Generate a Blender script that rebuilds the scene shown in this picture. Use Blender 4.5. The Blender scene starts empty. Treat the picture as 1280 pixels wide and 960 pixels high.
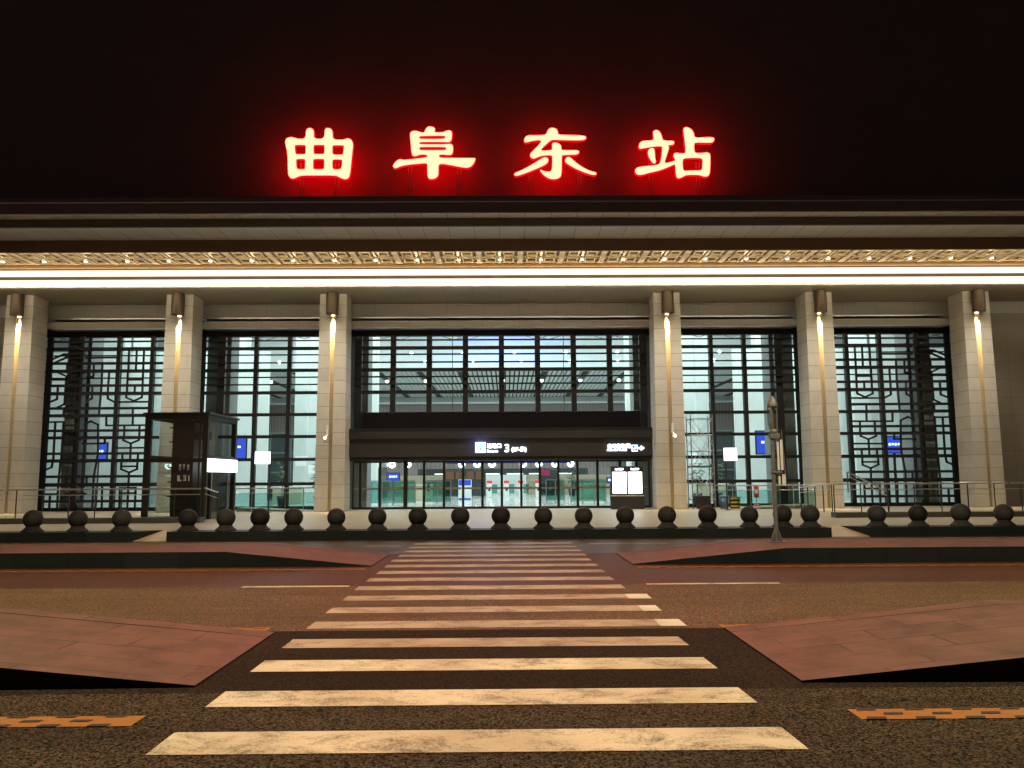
import bpy, bmesh, math, random
from mathutils import Vector, Matrix
random.seed(7)
R = math.radians
sc = bpy.context.scene
C = sc.collection
SKY = .009
HAZE = 0
LAMPS = [(-9.4, 9, 11, 7500, 'tall street lamp at the left end of the road'), (9.4, 9, 11, 7500, 'tall street lamp at the right end of the road')]
RAILS=[[(15.176, 7.495), (20.276, 7.471)], [(15.163, 6.822), (20.274, 6.797)], [(15.191, 6.489), (20.274, 6.463)], [(15.2, 5.819), (20.295, 5.793)], [(15.205, 5.479), (20.293, 5.453)], [(15.687, 4.798), (20.314, 4.774)], [(15.218, 4.476), (20.313, 4.449)], [(15.714, 3.805), (20.307, 3.779)], [(15.225, 3.484), (20.311, 3.455)], [(15.71, 2.788), (20.314, 2.762)], [(15.247, 2.454), (20.343, 2.424)], [(15.758, 1.778), (20.295, 1.751)], [(15.244, 1.446), (20.297, 1.415)], [(15.723, 0.698), (20.27, 0.67)]]
THIN=[[(15.17, 7.808), (20.069, 7.785)], [(16.053, 7.459), (16.052, 6.484)], [(16.38, 7.457), (16.379, 6.483)], [(16.721, 7.456), (16.714, 6.481)], [(17.154, 7.073), (18.632, 7.066)], [(18.757, 7.239), (19.621, 7.235), (20.219, 6.98)], [(18.746, 7.079), (19.542, 7.075), (20.027, 6.844)], [(17.886, 6.786), (17.871, 5.806)], [(18.777, 6.507), (19.409, 6.778)], [(19.454, 6.778), (19.456, 6.467)], [(16.052, 6.484), (16.041, 5.475)], [(16.733, 6.481), (16.728, 5.471)], [(16.051, 6.065), (16.731, 6.062)], [(17.569, 6.422), (17.578, 5.467)], [(18.259, 6.784), (18.259, 6.213), (18.531, 6.212)], [(19.113, 6.437), (19.463, 6.23), (19.908, 6.433)], [(19.463, 6.23), (19.478, 5.457)], [(18.727, 6.083), (20.156, 6.076)], [(16.386, 5.813), (16.384, 5.473)], [(17.871, 5.806), (17.922, 4.462)], [(19.819, 5.796), (19.818, 5.455)], [(16.041, 5.475), (16.052, 5.271), (16.395, 5.111), (16.752, 5.267), (16.741, 5.471)], [(15.702, 5.069), (17.147, 5.062)], [(17.578, 5.467), (17.563, 5.218), (17.166, 5.016)], [(18.278, 5.804), (18.265, 5.237), (18.505, 5.1)], [(19.478, 5.457), (19.483, 4.981), (19.797, 4.821)], [(19.818, 5.455), (19.824, 5.206), (20.153, 5.068)], [(16.422, 4.794), (16.426, 4.47)], [(19.487, 4.778), (19.492, 4.453)], [(16.409, 4.483), (16.403, 4.021)], [(15.7, 4.025), (17.564, 4.015)], [(17.589, 4.424), (17.569, 4.014)], [(16.094, 4.023), (16.079, 3.479)], [(16.766, 4.019), (16.755, 3.475)], [(17.864, 2.776), (17.934, 4.054), (18.26, 4.21), (18.54, 4.077)], [(18.774, 4.034), (19.484, 4.03)], [(19.479, 2.429), (19.468, 4.188), (20.31, 4.183)], [(19.836, 4.186), (19.83, 2.427)], [(16.079, 3.479), (16.098, 3.359), (16.44, 3.211), (16.779, 3.355), (16.807, 3.475)], [(16.44, 3.211), (16.438, 2.447)], [(15.749, 3.022), (17.11, 3.014)], [(17.609, 3.47), (17.594, 3.22), (18.563, 3.214)], [(17.864, 2.776), (17.999, 1.765)], [(18.825, 3.213), (19.48, 3.209)], [(16.102, 2.786), (16.104, 2.449)], [(16.792, 2.782), (16.783, 2.445)], [(16.109, 2.449), (16.113, 2.076), (16.46, 1.929), (16.818, 2.082), (16.814, 2.444)], [(16.121, 2.205), (16.799, 2.201)], [(16.46, 1.929), (16.456, 0.361)], [(19.506, 2.429), (19.541, 1.42)], [(19.846, 2.427), (19.881, 2.183), (20.263, 2.035)], [(17.999, 1.765), (17.987, 0.351)], [(18.312, 1.763), (18.301, 1.427)], [(19.225, 1.757), (19.207, 1.422)], [(19.541, 1.42), (19.529, 0.341)], [(16.134, 1.26), (16.129, 0.363)], [(16.821, 1.256), (16.809, 0.358)], [(16.121, 1.029), (16.807, 1.025)], [(16.134, 1.26), (16.821, 1.256)], [(17.613, 1.432), (17.577, 0.354)], [(19.877, 1.006), (19.872, 0.339)], [(19.539, 1.008), (20.19, 1.004)], [(18.316, 1.016), (19.2, 1.01)]]
LETTERS={
'曲' : [[(-7.441, 14.273), (-7.435, 14.612), (-7.366, 14.685), (-7.254, 14.691), (-7.162, 14.626), (-7.143, 14.522), (-7.143, 14.272), (-6.738, 14.262), (-6.734, 14.61), (-6.685, 14.689), (-6.55, 14.683), (-6.456, 14.609), (-6.445, 14.476), (-6.423, 14.232), (-6.007, 14.225), (-5.896, 14.29), (-5.783, 14.269), (-5.683, 14.151), (-5.666, 14.004), (-5.702, 13.638), (-5.736, 13.171), (-5.772, 12.822), (-5.84, 12.72), (-5.951, 12.7), (-6.063, 12.735), (-6.261, 12.838), (-6.429, 12.853), (-6.988, 12.854), (-7.546, 12.856), (-7.685, 12.813), (-7.823, 12.741), (-7.934, 12.735), (-8.019, 12.799), (-8.065, 12.93), (-8.089, 13.528), (-8.115, 13.762), (-8.193, 14.084), (-8.202, 14.202), (-8.143, 14.304), (-8.004, 14.342), (-7.863, 14.313), (-7.721, 14.265)], [(-7.855, 14.01), (-7.814, 14.045), (-7.463, 14.044), (-7.429, 14.009), (-7.427, 13.701), (-7.46, 13.663), (-7.776, 13.664), (-7.819, 13.702)], [(-7.148, 14.008), (-7.112, 14.043), (-6.762, 14.042), (-6.724, 14.007), (-6.726, 13.699), (-6.759, 13.67), (-7.096, 13.671), (-7.133, 13.709)], [(-6.443, 13.992), (-6.402, 14.027), (-6.031, 14.026), (-5.997, 13.99), (-6.019, 13.683), (-6.058, 13.639), (-6.389, 13.646), (-6.435, 13.699)], [(-7.79, 13.454), (-7.744, 13.498), (-7.478, 13.497), (-7.432, 13.453), (-7.43, 13.118), (-7.468, 13.08), (-7.706, 13.083), (-7.763, 13.148)], [(-7.147, 13.458), (-7.108, 13.496), (-6.764, 13.495), (-6.721, 13.457), (-6.722, 13.115), (-6.761, 13.078), (-7.105, 13.079), (-7.145, 13.125)], [(-6.432, 13.435), (-6.391, 13.476), (-6.091, 13.469), (-6.048, 13.434), (-6.071, 13.143), (-6.14, 13.076), (-6.363, 13.071), (-6.42, 13.123)]] ,
'阜' : [[(-2.991, 14.512), (-2.949, 14.629), (-2.879, 14.724), (-2.795, 14.747), (-2.653, 14.717), (-2.583, 14.643), (-2.652, 14.505), (-2.286, 14.504), (-2.173, 14.574), (-2.061, 14.592), (-1.976, 14.553), (-1.959, 14.45), (-1.975, 14.244), (-2.017, 14.156), (-2.116, 14.132), (-2.256, 14.148), (-3.129, 14.15), (-3.185, 14.124), (-3.184, 14.071), (-3.128, 14.041), (-2.256, 14.039), (-2.087, 14.053), (-1.975, 14.053), (-1.924, 13.979), (-1.918, 13.774), (-1.959, 13.657), (-2.058, 13.628), (-2.254, 13.652), (-2.409, 13.652), (-2.451, 13.614), (-2.437, 13.555), (-2.366, 13.517), (-1.973, 13.504), (-1.088, 13.499), (-1.08, 13.478), (-1.117, 13.362), (-1.201, 13.216), (-1.327, 13.143), (-1.467, 13.135), (-1.692, 13.173), (-1.972, 13.233), (-2.281, 13.292), (-2.455, 13.278), (-2.463, 13.103), (-2.461, 12.855), (-2.531, 12.753), (-2.671, 12.696), (-2.783, 12.702), (-2.853, 12.769), (-2.868, 12.9), (-2.87, 13.279), (-2.926, 13.323), (-3.235, 13.295), (-3.655, 13.252), (-3.879, 13.2), (-4.046, 13.122), (-4.13, 13.137), (-4.159, 13.224), (-4.09, 13.326), (-3.993, 13.428), (-3.895, 13.466), (-3.755, 13.428), (-3.376, 13.47), (-2.928, 13.528), (-2.872, 13.571), (-2.886, 13.63), (-2.957, 13.654), (-3.153, 13.654), (-3.293, 13.596), (-3.391, 13.587), (-3.457, 13.661), (-3.487, 13.925), (-3.518, 14.277), (-3.526, 14.484), (-3.47, 14.557), (-3.329, 14.577), (-3.188, 14.536), (-3.075, 14.497)], [(-3.187, 14.35), (-3.145, 14.382), (-2.257, 14.392), (-2.206, 14.356), (-2.206, 14.303), (-2.257, 14.25), (-3.144, 14.253), (-3.186, 14.282)], [(-3.178, 13.924), (-3.133, 13.953), (-2.213, 13.951), (-2.171, 13.906), (-2.176, 13.839), (-2.227, 13.81), (-3.126, 13.812), (-3.172, 13.842)]] ,
'东' : [[(0.754, 14.178), (0.783, 14.295), (0.882, 14.383), (1.08, 14.383), (1.418, 14.388), (1.588, 14.417), (1.632, 14.544), (1.704, 14.653), (1.817, 14.682), (1.958, 14.646), (2.019, 14.558), (2.018, 14.469), (2.054, 14.404), (2.407, 14.394), (2.83, 14.378), (3.028, 14.354), (3.089, 14.304), (3.054, 14.224), (2.884, 14.195), (2.545, 14.196), (2.122, 14.209), (1.84, 14.219), (1.741, 14.19), (1.613, 14.072), (1.413, 13.882), (1.384, 13.808), (1.44, 13.779), (1.722, 13.793), (1.807, 13.822), (1.809, 13.969), (1.804, 14.057), (1.867, 14.101), (2.008, 14.086), (2.119, 14.012), (2.147, 13.938), (2.14, 13.836), (2.187, 13.797), (2.539, 13.791), (2.751, 13.796), (2.815, 13.746), (2.805, 13.687), (2.72, 13.637), (2.481, 13.629), (2.199, 13.621), (2.156, 13.586), (2.15, 13.089), (2.138, 12.885), (2.103, 12.768), (1.99, 12.696), (1.821, 12.676), (1.654, 12.711), (1.486, 12.828), (1.376, 12.96), (1.332, 13.056), (1.46, 12.989), (1.628, 12.959), (1.741, 12.973), (1.792, 13.061), (1.806, 13.265), (1.812, 13.558), (1.776, 13.611), (1.608, 13.617), (1.382, 13.588), (1.269, 13.545), (1.128, 13.478), (1.043, 13.487), (0.974, 13.575), (0.989, 13.678), (1.074, 13.765), (1.273, 13.97), (1.387, 14.117), (1.402, 14.191), (1.276, 14.206), (1.078, 14.183), (0.908, 14.133), (0.795, 14.113)], [(0.379, 12.905), (0.562, 12.977), (0.928, 13.166), (1.267, 13.384), (1.466, 13.515), (1.578, 13.529), (1.648, 13.471), (1.661, 13.383), (1.575, 13.266), (1.349, 13.15), (0.983, 12.99), (0.645, 12.86), (0.448, 12.808), (0.378, 12.846)], [(2.28, 13.41), (2.324, 13.498), (2.409, 13.542), (2.507, 13.497), (2.673, 13.321), (2.951, 13.116), (3.23, 12.975), (3.426, 12.933), (3.458, 12.881), (3.396, 12.837), (3.228, 12.858), (2.893, 12.985), (2.614, 13.117), (2.391, 13.264), (2.293, 13.337)]] ,
'站' : [[(5.618, 14.474), (5.634, 14.548), (5.734, 14.583), (5.833, 14.554), (5.914, 14.429), (5.952, 14.252), (5.978, 14.178), (6.133, 14.157), (6.331, 14.157), (6.409, 14.118), (6.383, 14.03), (6.27, 14.001), (6.157, 14.001), (6.197, 13.927), (6.179, 13.81), (6.087, 13.546), (6.001, 13.297), (6.108, 13.282), (6.392, 13.369), (6.427, 13.398), (6.409, 13.457), (6.356, 13.574), (6.387, 13.662), (6.472, 13.691), (6.626, 13.656), (6.768, 13.661), (6.82, 13.72), (6.824, 13.837), (6.8, 14.25), (6.767, 14.545), (6.776, 14.649), (6.842, 14.693), (6.969, 14.669), (7.08, 14.589), (7.147, 14.456), (7.17, 14.308), (7.24, 14.272), (7.495, 14.283), (7.778, 14.291), (7.891, 14.276), (7.923, 14.217), (7.871, 14.114), (7.771, 14.085), (7.432, 14.095), (7.206, 14.095), (7.153, 14.057), (7.143, 13.895), (7.151, 13.719), (7.206, 13.666), (7.474, 13.674), (7.617, 13.703), (7.714, 13.658), (7.748, 13.57), (7.727, 13.219), (7.701, 12.897), (7.641, 12.78), (7.499, 12.752), (7.361, 12.81), (7.249, 12.831), (7.052, 12.835), (6.826, 12.827), (6.712, 12.769), (6.569, 12.702), (6.485, 12.702), (6.445, 12.784), (6.43, 12.93), (6.421, 13.193), (6.403, 13.252), (6.274, 13.194), (6.046, 13.092), (5.761, 12.99), (5.422, 12.918), (5.195, 12.846), (5.026, 12.832), (4.929, 12.891), (4.895, 12.993), (4.948, 13.095), (5.09, 13.144), (5.428, 13.173), (5.711, 13.21), (5.839, 13.253), (5.885, 13.4), (5.937, 13.722), (5.951, 13.928), (5.901, 13.958), (5.646, 13.944), (5.363, 13.9), (5.192, 13.865), (5.093, 13.848), (5.062, 13.945), (5.098, 14.063), (5.2, 14.151), (5.37, 14.165), (5.596, 14.17), (5.64, 14.253), (5.629, 14.371)], [(6.689, 13.397), (6.748, 13.47), (6.904, 13.491), (7.355, 13.495), (7.439, 13.454), (7.458, 13.366), (7.43, 13.044), (7.366, 12.986), (7.057, 12.992), (6.775, 12.973), (6.705, 13.017), (6.689, 13.134)], [(5.401, 13.724), (5.446, 13.841), (5.56, 13.885), (5.644, 13.841), (5.654, 13.694), (5.662, 13.488), (5.691, 13.312), (5.628, 13.269), (5.559, 13.313), (5.464, 13.459), (5.412, 13.606)]] ,
}


# ------------------------------------------------------------------ materials
def newmat(name):
    m = bpy.data.materials.new(name); m.use_nodes = True
    nt = m.node_tree; nt.nodes.clear()
    out = nt.nodes.new('ShaderNodeOutputMaterial')
    return m, nt, out

def N(nt, kind, **kw):
    n = nt.nodes.new(kind)
    for k, v in kw.items():
        if k in n.inputs: n.inputs[k].default_value = v
        else: setattr(n, k, v)
    return n

def ramp(nt, fac, p0, c0, p1, c1):
    r = nt.nodes.new('ShaderNodeValToRGB')
    e = r.color_ramp.elements
    e[0].position = p0; e[0].color = (*c0, 1); e[1].position = p1; e[1].color = (*c1, 1)
    nt.links.new(fac, r.inputs['Fac'])
    return r

def simple(name, col, rough=.6, metal=0., var=.15, scale=3., bump=0., spec=.5, bscale=None, each=0.):
    """solid colour broken up by two octaves of noise in the colour and the roughness"""
    m, nt, out = newmat(name)
    b = N(nt, 'ShaderNodeBsdfPrincipled', **{'Roughness': rough, 'Metallic': metal, 'Specular IOR Level': spec})
    tc = N(nt, 'ShaderNodeTexCoord')
    nz = N(nt, 'ShaderNodeTexNoise', **{'Scale': scale, 'Detail': 6., 'Roughness': .65})
    nt.links.new(tc.outputs['Object'], nz.inputs['Vector'])
    lo = tuple(max(0, c * (1 - var)) for c in col); hi = tuple(min(1, c * (1 + var)) for c in col)
    r = ramp(nt, nz.outputs['Fac'], .3, lo, .7, hi)
    last = r.outputs['Color']
    if each:   # every copy weathered a little differently
        oi = N(nt, 'ShaderNodeObjectInfo'); rr = ramp(nt, oi.outputs['Random'], 0., (1 - each,) * 3, 1., (1 + each,) * 3)
        mx = N(nt, 'ShaderNodeMix', data_type='RGBA', blend_type='MULTIPLY'); mx.inputs[0].default_value = 1
        nt.links.new(last, mx.inputs[6]); nt.links.new(rr.outputs['Color'], mx.inputs[7]); last = mx.outputs[2]
    nt.links.new(last, b.inputs['Base Color'])
    mr = N(nt, 'ShaderNodeMapRange', **{'To Min': max(.02, rough - .1), 'To Max': min(1, rough + .1)})
    nt.links.new(nz.outputs['Fac'], mr.inputs['Value']); nt.links.new(mr.outputs['Result'], b.inputs['Roughness'])
    if bump:
        nb = N(nt, 'ShaderNodeTexNoise', **{'Scale': bscale or scale * 12, 'Detail': 4.})
        nt.links.new(tc.outputs['Object'], nb.inputs['Vector'])
        bp = N(nt, 'ShaderNodeBump', **{'Strength': bump, 'Distance': .01})
        nt.links.new(nb.outputs['Fac'], bp.inputs['Height']); nt.links.new(bp.outputs['Normal'], b.inputs['Normal'])
    nt.links.new(b.outputs['BSDF'], out.inputs['Surface'])
    return m

def emit(name, col, s):
    m, nt, out = newmat(name)
    e = N(nt, 'ShaderNodeEmission', **{'Strength': s}); e.inputs['Color'].default_value = (*col, 1)
    nt.links.new(e.outputs['Emission'], out.inputs['Surface'])
    return m

def glass_mat(name, tint=(.90, .94, .935), refl=1.0):
    m, nt, out = newmat(name)
    t = N(nt, 'ShaderNodeBsdfTransparent'); t.inputs['Color'].default_value = (*tint, 1)
    g = N(nt, 'ShaderNodeBsdfGlossy', **{'Roughness': .02}); g.inputs['Color'].default_value = (refl, refl, refl, 1)
    f = N(nt, 'ShaderNodeFresnel', **{'IOR': 1.5})
    ge = N(nt, 'ShaderNodeNewGeometry'); mr = N(nt, 'ShaderNodeMapRange', **{'To Min': 1.5, 'To Max': 1 / 1.5})
    nt.links.new(ge.outputs['Backfacing'], mr.inputs['Value']); nt.links.new(mr.outputs['Result'], f.inputs['IOR'])   # the same thin sheet from both sides
    mx = N(nt, 'ShaderNodeMixShader')
    nt.links.new(f.outputs['Fac'], mx.inputs['Fac']); nt.links.new(t.outputs[0], mx.inputs[1]); nt.links.new(g.outputs[0], mx.inputs[2])
    nt.links.new(mx.outputs[0], out.inputs['Surface'])
    return m

def joints(name, col, period, width, dark=.45, rough=.5, offs=(0, 0, 0), var=.1, nscale=2.5, spec=.5, bump=.12, stain=0.):
    """stone or metal panels: dark joint lines every period metres along each axis with a period > 0"""
    m, nt, out = newmat(name)
    b = N(nt, 'ShaderNodeBsdfPrincipled', **{'Roughness': rough, 'Specular IOR Level': spec})
    tc = N(nt, 'ShaderNodeTexCoord')
    sp = N(nt, 'ShaderNodeSeparateXYZ'); nt.links.new(tc.outputs['Object'], sp.inputs[0])
    masks = []; cells = []
    for i, ax in enumerate('XYZ'):
        if not period[i]: continue
        a = N(nt, 'ShaderNodeMath', operation='ADD'); a.inputs[1].default_value = offs[i]; nt.links.new(sp.outputs[ax], a.inputs[0])
        dv = N(nt, 'ShaderNodeMath', operation='DIVIDE'); dv.inputs[1].default_value = period[i]; nt.links.new(a.outputs[0], dv.inputs[0])
        fl = N(nt, 'ShaderNodeMath', operation='FLOOR'); nt.links.new(dv.outputs[0], fl.inputs[0]); cells.append(fl)
        fr = N(nt, 'ShaderNodeMath', operation='FRACT'); nt.links.new(dv.outputs[0], fr.inputs[0])
        lt = N(nt, 'ShaderNodeMath', operation='LESS_THAN'); lt.inputs[1].default_value = width / period[i]; nt.links.new(fr.outputs[0], lt.inputs[0])
        masks.append(lt)
    mask = masks[0]
    for k in masks[1:]:
        mm = N(nt, 'ShaderNodeMath', operation='MAXIMUM'); nt.links.new(mask.outputs[0], mm.inputs[0]); nt.links.new(k.outputs[0], mm.inputs[1]); mask = mm
    cb = N(nt, 'ShaderNodeCombineXYZ')
    for i, c in enumerate(cells): nt.links.new(c.outputs[0], cb.inputs[i])
    wn = N(nt, 'ShaderNodeTexWhiteNoise'); nt.links.new(cb.outputs[0], wn.inputs['Vector'])
    nz = N(nt, 'ShaderNodeTexNoise', **{'Scale': nscale, 'Detail': 8., 'Roughness': .7}); nt.links.new(tc.outputs['Object'], nz.inputs['Vector'])
    add = N(nt, 'ShaderNodeMath', operation='MULTIPLY_ADD'); add.inputs[1].default_value = .45
    nt.links.new(wn.outputs['Value'], add.inputs[0])
    half = N(nt, 'ShaderNodeMath', operation='MULTIPLY'); half.inputs[1].default_value = .55; nt.links.new(nz.outputs['Fac'], half.inputs[0])
    nt.links.new(half.outputs[0], add.inputs[2])
    r = ramp(nt, add.outputs[0], .1, tuple(c * (1 - var) for c in col), .9, tuple(min(1, c * (1 + var)) for c in col))
    last = r.outputs['Color']
    if stain:
        n2 = N(nt, 'ShaderNodeTexNoise', **{'Scale': .9, 'Detail': 7., 'Roughness': .6, 'Distortion': .6}); nt.links.new(tc.outputs['Object'], n2.inputs['Vector'])
        r2 = ramp(nt, n2.outputs['Fac'], .38, (1 - stain,) * 3, .58, (1, 1, 1))
        mx = N(nt, 'ShaderNodeMix', data_type='RGBA', blend_type='MULTIPLY'); mx.inputs[0].default_value = 1
        nt.links.new(last, mx.inputs[6]); nt.links.new(r2.outputs['Color'], mx.inputs[7]); last = mx.outputs[2]
    mj = N(nt, 'ShaderNodeMix', data_type='RGBA'); mj.inputs[7].default_value = (*[c * dark for c in col], 1)
    nt.links.new(mask.outputs[0], mj.inputs[0]); nt.links.new(last, mj.inputs[6])
    nt.links.new(mj.outputs[2], b.inputs['Base Color'])
    if bump:
        iv = N(nt, 'ShaderNodeMath', operation='MULTIPLY_ADD'); iv.inputs[1].default_value = -1.5; nt.links.new(mask.outputs[0], iv.inputs[0]); nt.links.new(nz.outputs['Fac'], iv.inputs[2])
        bp = N(nt, 'ShaderNodeBump', **{'Strength': bump, 'Distance': .01}); nt.links.new(iv.outputs[0], bp.inputs['Height']); nt.links.new(bp.outputs['Normal'], b.inputs['Normal'])
    nt.links.new(b.outputs['BSDF'], out.inputs['Surface'])
    return m

def asphalt(name, dark, light, scale=70., rough=.75, bump=.5, patch=.25, streak=0., spec=.5):
    m, nt, out = newmat(name)
    b = N(nt, 'ShaderNodeBsdfPrincipled', **{'Roughness': rough, 'Specular IOR Level': spec})
    tc = N(nt, 'ShaderNodeTexCoord')
    v = N(nt, 'ShaderNodeTexVoronoi', **{'Scale': scale}); nt.links.new(tc.outputs['Object'], v.inputs['Vector'])
    n = N(nt, 'ShaderNodeTexNoise', **{'Scale': scale * .9, 'Detail': 3., 'Roughness': .7}); nt.links.new(tc.outputs['Object'], n.inputs['Vector'])
    sep = N(nt, 'ShaderNodeSeparateColor'); nt.links.new(v.outputs['Color'], sep.inputs[0])
    mul = N(nt, 'ShaderNodeMath', operation='MULTIPLY'); nt.links.new(sep.outputs[0], mul.inputs[0]); nt.links.new(n.outputs['Fac'], mul.inputs[1])
    r = ramp(nt, mul.outputs[0], .1, dark, .5, light)
    big = N(nt, 'ShaderNodeTexNoise', **{'Scale': .7, 'Detail': 6., 'Roughness': .6})
    mp = N(nt, 'ShaderNodeMapping'); mp.inputs['Scale'].default_value = (.35, 1.2, 1)
    nt.links.new(tc.outputs['Object'], mp.inputs['Vector']); nt.links.new(mp.outputs[0], big.inputs['Vector'])
    rb = ramp(nt, big.outputs['Fac'], .35, (1 - patch,) * 3, .65, (1 + patch * .3,) * 3)
    mx = N(nt, 'ShaderNodeMix', data_type='RGBA', blend_type='MULTIPLY'); mx.inputs[0].default_value = 1
    nt.links.new(r.outputs['Color'], mx.inputs[6]); nt.links.new(rb.outputs['Color'], mx.inputs[7])
    last = mx.outputs[2]
    if streak:   # tyre tracks and cracks running along the road
        s = N(nt, 'ShaderNodeTexNoise', **{'Scale': 1.0, 'Detail': 9., 'Roughness': .72, 'Distortion': .4})
        ms = N(nt, 'ShaderNodeMapping'); ms.inputs['Scale'].default_value = (.25, 4.5, 1)
        nt.links.new(tc.outputs['Object'], ms.inputs['Vector']); nt.links.new(ms.outputs[0], s.inputs['Vector'])
        rs = ramp(nt, s.outputs['Fac'], .30, (1 - streak,) * 3, .46, (1, 1, 1))
        m2 = N(nt, 'ShaderNodeMix', data_type='RGBA', blend_type='MULTIPLY'); m2.inputs[0].default_value = 1
        nt.links.new(last, m2.inputs[6]); nt.links.new(rs.outputs['Color'], m2.inputs[7]); last = m2.outputs[2]
    nt.links.new(last, b.inputs['Base Color'])
    bp = N(nt, 'ShaderNodeBump', **{'Strength': bump, 'Distance': .004})
    nt.links.new(v.outputs['Distance'], bp.inputs['Height']); nt.links.new(bp.outputs['Normal'], b.inputs['Normal'])
    nt.links.new(b.outputs['BSDF'], out.inputs['Surface'])
    return m

def paint(name, col, wear=(.05, .04, .03), amount=.42, scale=2.2):
    m, nt, out = newmat(name)
    b = N(nt, 'ShaderNodeBsdfPrincipled', **{'Roughness': .55})
    tc = N(nt, 'ShaderNodeTexCoord')
    mp = N(nt, 'ShaderNodeMapping'); mp.inputs['Scale'].default_value = (1., 1.6, 1.); mp.inputs['Rotation'].default_value = (0, 0, .5)
    nt.links.new(tc.outputs['Object'], mp.inputs['Vector'])
    n1 = N(nt, 'ShaderNodeTexNoise', **{'Scale': scale, 'Detail': 12., 'Roughness': .78, 'Distortion': .5}); nt.links.new(mp.outputs[0], n1.inputs['Vector'])
    n2 = N(nt, 'ShaderNodeTexNoise', **{'Scale': 60., 'Detail': 3.}); nt.links.new(tc.outputs['Object'], n2.inputs['Vector'])
    ad = N(nt, 'ShaderNodeMath', operation='MULTIPLY_ADD'); ad.inputs[1].default_value = .35
    nt.links.new(n2.outputs['Fac'], ad.inputs[0]); nt.links.new(n1.outputs['Fac'], ad.inputs[2])
    r = ramp(nt, ad.outputs[0], amount, wear, amount + .2, col)
    n3 = N(nt, 'ShaderNodeTexNoise', **{'Scale': 1.1, 'Detail': 6.}); nt.links.new(tc.outputs['Object'], n3.inputs['Vector'])
    r3 = ramp(nt, n3.outputs['Fac'], .35, (.72, .7, .66), .62, (1, 1, 1))
    mx = N(nt, 'ShaderNodeMix', data_type='RGBA', blend_type='MULTIPLY'); mx.inputs[0].default_value = 1
    nt.links.new(r.outputs['Color'], mx.inputs[6]); nt.links.new(r3.outputs['Color'], mx.inputs[7])
    nt.links.new(mx.outputs[2], b.inputs['Base Color'])
    bp = N(nt, 'ShaderNodeBump', **{'Strength': .25, 'Distance': .004}); nt.links.new(n2.outputs['Fac'], bp.inputs['Height']); nt.links.new(bp.outputs['Normal'], b.inputs['Normal'])
    nt.links.new(b.outputs['BSDF'], out.inputs['Surface'])
    return m

def paving(name, c1, c2, mortar, w, h, rough=.6, msize=.008, squash=.5, dirt=.35):
    m, nt, out = newmat(name)
    b = N(nt, 'ShaderNodeBsdfPrincipled', **{'Roughness': rough})
    tc = N(nt, 'ShaderNodeTexCoord')
    wob = N(nt, 'ShaderNodeTexNoise', **{'Scale': 1.5, 'Detail': 2.}); nt.links.new(tc.outputs['Object'], wob.inputs['Vector'])
    br = N(nt, 'ShaderNodeTexBrick', **{'Scale': 1., 'Mortar Size': msize, 'Brick Width': w, 'Row Height': h, 'Mortar Smooth': .4, 'Bias': 0.})
    br.inputs['Color1'].default_value = (*c1, 1); br.inputs['Color2'].default_value = (*c2, 1); br.inputs['Mortar'].default_value = (*mortar, 1)
    br.offset = squash
    nt.links.new(tc.outputs['Object'], br.inputs['Vector'])
    # joints silted up here and there: the mortar shows only where a noise lets it
    n1 = N(nt, 'ShaderNodeTexNoise', **{'Scale': 1.7, 'Detail': 3.}); nt.links.new(tc.outputs['Object'], n1.inputs['Vector'])
    g = ramp(nt, n1.outputs['Fac'], .42, (.12, .12, .12), .6, (1, 1, 1))
    mj = N(nt, 'ShaderNodeMix', data_type='RGBA'); mj.inputs[6].default_value = (*[(a + d) / 2 for a, d in zip(c1, c2)], 1)
    mul = N(nt, 'ShaderNodeMath', operation='MULTIPLY'); nt.links.new(g.outputs['Color'], mul.inputs[0]); mul.inputs[1].default_value = 1
    nt.links.new(mul.outputs[0], mj.inputs[0]); nt.links.new(br.outputs['Color'], mj.inputs[7])
    n2 = N(nt, 'ShaderNodeTexNoise', **{'Scale': 2.4, 'Detail': 9., 'Roughness': .7}); nt.links.new(tc.outputs['Object'], n2.inputs['Vector'])
    rd = ramp(nt, n2.outputs['Fac'], .34, (1 - dirt,) * 3, .58, (1, 1, 1))
    mx = N(nt, 'ShaderNodeMix', data_type='RGBA', blend_type='MULTIPLY'); mx.inputs[0].default_value = 1
    nt.links.new(mj.outputs[2], mx.inputs[6]); nt.links.new(rd.outputs['Color'], mx.inputs[7])
    nt.links.new(mx.outputs[2], b.inputs['Base Color'])
    n4 = N(nt, 'ShaderNodeTexNoise', **{'Scale': 45., 'Detail': 4.}); nt.links.new(tc.outputs['Object'], n4.inputs['Vector'])
    bp = N(nt, 'ShaderNodeBump', **{'Strength': .25, 'Distance': .006}); nt.links.new(n4.outputs['Fac'], bp.inputs['Height']); nt.links.new(bp.outputs['Normal'], b.inputs['Normal'])
    nt.links.new(b.outputs['BSDF'], out.inputs['Surface'])
    return m

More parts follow.
